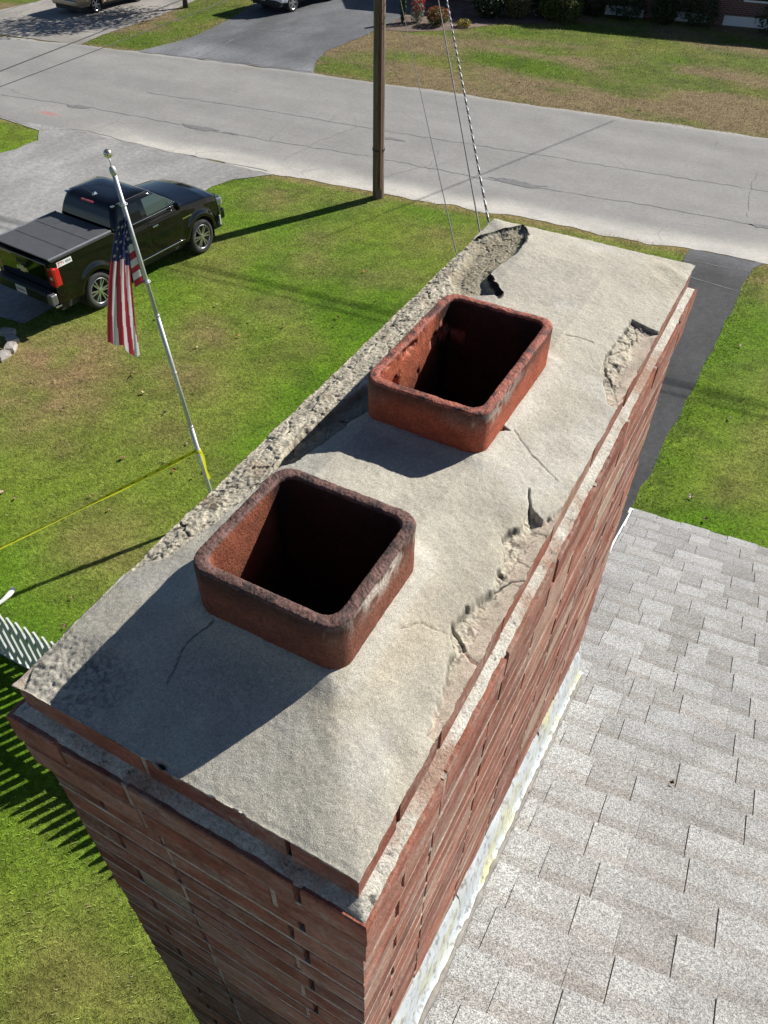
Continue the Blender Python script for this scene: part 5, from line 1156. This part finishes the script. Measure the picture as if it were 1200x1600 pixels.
mb = MB(); mb.add([(-.5, -.45, 2.7), (LNH+.5, -.45, 2.7), (LNH+.5, 4.5, 4.3), (-.5, 4.5, 4.3), (-.5, 9.45, 2.7), (LNH+.5, 9.45, 2.7)], [(0, 1, 2, 3), (3, 2, 5, 4), (0, 3, 4), (1, 5, 2), (0, 4, 5, 1)]); mb.build('roof', pbr('far_shingle', (.09, .085, .08), .95, var=.2, scale=4), hs)
for a, b in ((8.9, 10.7), (12.2, 13.6), (14.35, 16.5), (18.2, 20.5), (22, 24)):
    mb = MB(); mb.span((a, -.03, .02), (b, .0, .42)); mb.build('foundation_panel', pbr('panel_white', (.74, .75, .77), .6, var=.04), hs)
mb = MB(); mb.span((0, -.05, .42), (LNH, -.002, .47)); mb.build('ledge_course', MAT_FB, hs)
for a in (2.5, 6.5, 10, 15, 20):
    mb = MB(); mb.span((a, -.04, 1.0), (a+1.3, .0, 2.2)); f = mb.build('window', MAT_WHITE, hs); mb = MB(); mb.span((a+.08, -.05, 1.08), (a+1.22, -.041, 2.12)); mb.build('pane', MAT_GLASS, f)

# ================================================================== PLANTS
def mat_leaf(name, tr=.25):
    m, nt, bs = _mk(name); a = attr(nt).outputs['Color']; nt.links.new(a, bs.inputs['Base Color']); bs.inputs['Roughness'].default_value = .55; bs.inputs['Specular IOR Level'].default_value = .3
    t = N(nt, 'ShaderNodeBsdfTranslucent'); nt.links.new(a, t.inputs['Color']); ms = N(nt, 'ShaderNodeMixShader'); ms.inputs[0].default_value = tr
    nt.links.new(bs.outputs[0], ms.inputs[1]); nt.links.new(t.outputs[0], ms.inputs[2]); nt.links.new(ms.outputs[0], nt.nodes['Material Output'].inputs[0]); return m
MAT_LEAF = mat_leaf('leaf_green')
def leaves(name, parent, n, c, rad, size, cols, seed, shell=.55, flat_top=False, lump=.3):
    r = np.random.RandomState(seed); d = r.normal(size=(n, 3)); d /= np.linalg.norm(d, axis=1)[:, None]
    rr = (shell+(1-shell)*r.rand(n)**.6); lm = 1+lump*(fbm(d[:, 0]*2.2+7, d[:, 1]*2.2+d[:, 2]*1.7, seed, 3)-.5)*2
    p = d*rr[:, None]*lm[:, None]*np.array(rad); 
    if flat_top: p[:, 2] = np.minimum(p[:, 2], rad[2]*.62+r.rand(n)*.06)
    p += np.array(c); e1 = r.normal(size=(n, 3)); e1 /= np.linalg.norm(e1, axis=1)[:, None]; e2 = np.cross(e1, r.normal(size=(n, 3))); e2 /= np.linalg.norm(e2, axis=1)[:, None]
    s = size*(.6+.8*r.rand(n))[:, None]; V = np.stack([p-e1*s, p+e2*s*.45, p+e1*s, p-e2*s*.45], 1).reshape(-1, 3); V[:, 2] = np.maximum(V[:, 2], .02)
    F = np.arange(n*4).reshape(n, 4); cc = np.array(cols)[r.choice(len(cols), n)]*(.65+.7*r.rand(n))[:, None]
    return np_mesh(name, V, F, MAT_LEAF, parent, smooth=False, facecols=cc)
MAT_STEM = pbr('plant_stem', (.10, .075, .05), .9)
def shrub(name, label, x, y, rad, n, size, cols, seed, group=None, flowers=None, cat='shrub', **k):
    t = thing(name, label, cat, (x, y, 0), group=group); leaves('foliage', t, n, (0, 0, rad[2]*.95), rad, size, cols, seed, **k)
    mb = MB(); r = random.Random(seed)
    for i in range(7): a = r.uniform(0, 6.28); mb.tube([(0, 0, 0), (math.cos(a)*rad[0]*.3, math.sin(a)*rad[1]*.3, rad[2]*.7), (math.cos(a)*rad[0]*.6, math.sin(a)*rad[1]*.6, rad[2]*1.4)], [.018, .014, .006], 5)
    mb.build('stem', MAT_STEM, t)
    if flowers: leaves('blossom', t, flowers[1], (0, 0, rad[2]*flowers[3] if len(flowers) > 3 else rad[2]), (rad[0]*1.03, rad[1]*1.03, rad[2]*.75 if len(flowers) > 3 else rad[2]*1.03), flowers[2], [flowers[0]], seed+5, shell=.9)
    return t
DGR = [(.03, .055, .02), (.045, .075, .025), (.025, .045, .018), (.06, .09, .03)]; MGR = [(.06, .10, .03), (.08, .12, .035), (.05, .08, .025)]; SAGE = [(.20, .22, .16), (.26, .27, .2), (.15, .17, .11)]
shrub('flowering_plant', 'tall grey green plant topped with bright red flowers', -17.75, 37.3, (.32, .32, .5), 700, .05, SAGE, 1, flowers=((.55, .03, .02), 200, .05, 1.55), cat='plant')
shrub('flowering_bush', 'rust orange bush next to the red flowers', -16.75, 37.35, (.5, .5, .36), 1500, .045, [(.10, .13, .04), (.14, .15, .04)], 2, flowers=((.42, .13, .06), 500, .045, 1.3))
shrub('yellow_plant', 'small low yellow plant in the mulch bed', -15.55, 37.7, (.36, .3, .16), 600, .04, [(.30, .24, .05), (.40, .30, .06), (.16, .16, .04)], 3, cat='plant')
shrub('slender_plant', 'slender grassy plant at the corner of the mulch bed', -18.3, 36.9, (.14, .14, .75), 260, .09, MGR, 4, cat='plant')
shrub('white_flower_shrub', 'dark shrub sprinkled with white flowers behind the mulch bed', -15.3, 40.0, (.8, .7, .65), 2600, .06, DGR, 5, flowers=((.75, .75, .70), 80, .05))
shrub('olive_shrub', 'rounded olive brown shrub beside the white flowered shrub', -14.2, 40.5, (.72, .65, .68), 2200, .055, [(.14, .13, .05), (.10, .11, .04), (.18, .15, .06)], 6)
shrub('evergreen_shrub', 'dark evergreen shrub with a few white flowers behind the olive shrub', -13.1, 41.6, (.85, .7, .72), 2400, .06, DGR, 7, flowers=((.75, .75, .70), 50, .05))
shrub('clipped_hedge', 'clipped flat topped yellow green hedge at the lawn edge', -12.15, 41.0, (1.15, .7, .72), 3600, .055, [(.10, .13, .03), (.07, .10, .025), (.13, .15, .04)], 8, flat_top=True)
for i, (x, y, rx, rz2, lab) in enumerate(((-9.55, 43.1, .95, .7, 'dark foundation shrub left of the first white panel gap'), (-7.85, 43.3, .62, .62, 'dark foundation shrub between two white panels'), (-6.35, 43.6, .85, .72, 'dark foundation shrub left of the widest white panel'), (-3.1, 44.0, .85, .55, 'loose twiggy foundation shrub at the right end'), (-11.2, 43.0, .75, .7, 'dark foundation shrub beside the clipped hedge'))):
    shrub('foundation_shrub', lab, x, y-.1, (rx, .6, rz2), 1500 if i != 3 else 500, .06, DGR, 20+i, group='shrubs along the brick house')
# small tree across the road
tree = thing('street_tree', 'small leafy tree on the grass strip between the two far driveways', 'tree', (-28.55, 33.95, 0))
mb = MB(); r = random.Random(4); mb.tube([(0, 0, -.05), (.03, 0, .5), (0, .05, 1.4), (.08, .02, 2.6), (.02, .05, 4.2)], [.14, .11, .095, .08, .05], 10)
for i in range(12): a = r.uniform(0, 6.28); h = r.uniform(1.3, 3.8); mb.tube([(0, 0, h), (math.cos(a)*.8, math.sin(a)*.8, h+.6), (math.cos(a)*1.7, math.sin(a)*1.7, h+.9)], [.045, .03, .012], 6)
mb.build('trunk', pbr('tree_bark', (.07, .055, .045), .95, var=.3, scale=10, bmp=.6, bscale=25), tree, smooth=True)
leaves('crown', tree, 7000, (.1, 0, 3.6), (2.1, 2.1, 2.35), .085, [(.05, .06, .02), (.07, .075, .025), (.09, .06, .025), (.04, .05, .02)], 31, shell=.25, lump=.5)

# ================================================================== GRASS BLADES
def grass():
    r = np.random.RandomState(12); Vs = []; Fs = []; Cs = []; off = 0
    for (x0, x1, y0, y1, dens, hgt, wd) in ((-15, .6, 1.0, 20.2, 700, .045, .010), (.0, 4.5, 3.6, 21.3, 700, .045, .010), (-8, -1.0, -1.2, 3.0, 700, .05, .009), (-23.5, -21.2, 14, 18.6, 400, .05, .012), (-19, 3, 28, 43.5, 300, .055, .018), (-29, -24.8, 26.3, 37, 300, .055, .018)):
        n = int((x1-x0)*(y1-y0)*dens); x = x0+(x1-x0)*r.rand(n); y = y0+(y1-y0)*r.rand(n)
        clump = fbm(x*5, y*5, 700, 3); keep = (~hard_mask(x, y)) & (r.rand(n) < .25+1.2*clump) & ~((x > .56) & (y < 3.1) & (y0 > 1.5)) & ~in_poly(x, y, MULCH)
        if x0 == -15: keep &= ~((x > -8) & (x < -1) & (y < 3.0))
        # keep to what can be seen past the chimney and house
        x = x[keep]; y = y[keep]; n = len(x); a = r.rand(n)*2*PI; lean = (r.rand(n)*.9+.2)*hgt; h = hgt*(.45+.8*r.rand(n)); w_ = wd*(.6+.8*r.rand(n))
        b0 = np.stack([x-np.sin(a)*w_/2, y+np.cos(a)*w_/2, np.zeros(n)], -1); b1 = np.stack([x+np.sin(a)*w_/2, y-np.cos(a)*w_/2, np.zeros(n)], -1)
        t_ = np.stack([x+np.cos(a)*lean, y+np.sin(a)*lean, h], -1); V = np.stack([b0, b1, t_], 1).reshape(-1, 3)
        c = lawn_color(x, y)*1.42*(.6+.85*r.rand(n))[:, None]; k = (r.rand(n) < .12)[:, None]; c = np.where(k, np.array((.30, .25, .13))*(.7+.6*r.rand(n))[:, None], c)
        Vs.append(V); Fs.append(np.arange(n*3).reshape(n, 3)+off); Cs.append(c); off += n*3
    o = np_mesh('grass', np.concatenate(Vs), np.concatenate(Fs), mat_leaf('grass_blade', .35), smooth=False, facecols=np.concatenate(Cs)); kind(o, 'stuff')
    return off//3
NG = grass()
print('grass blades', NG)
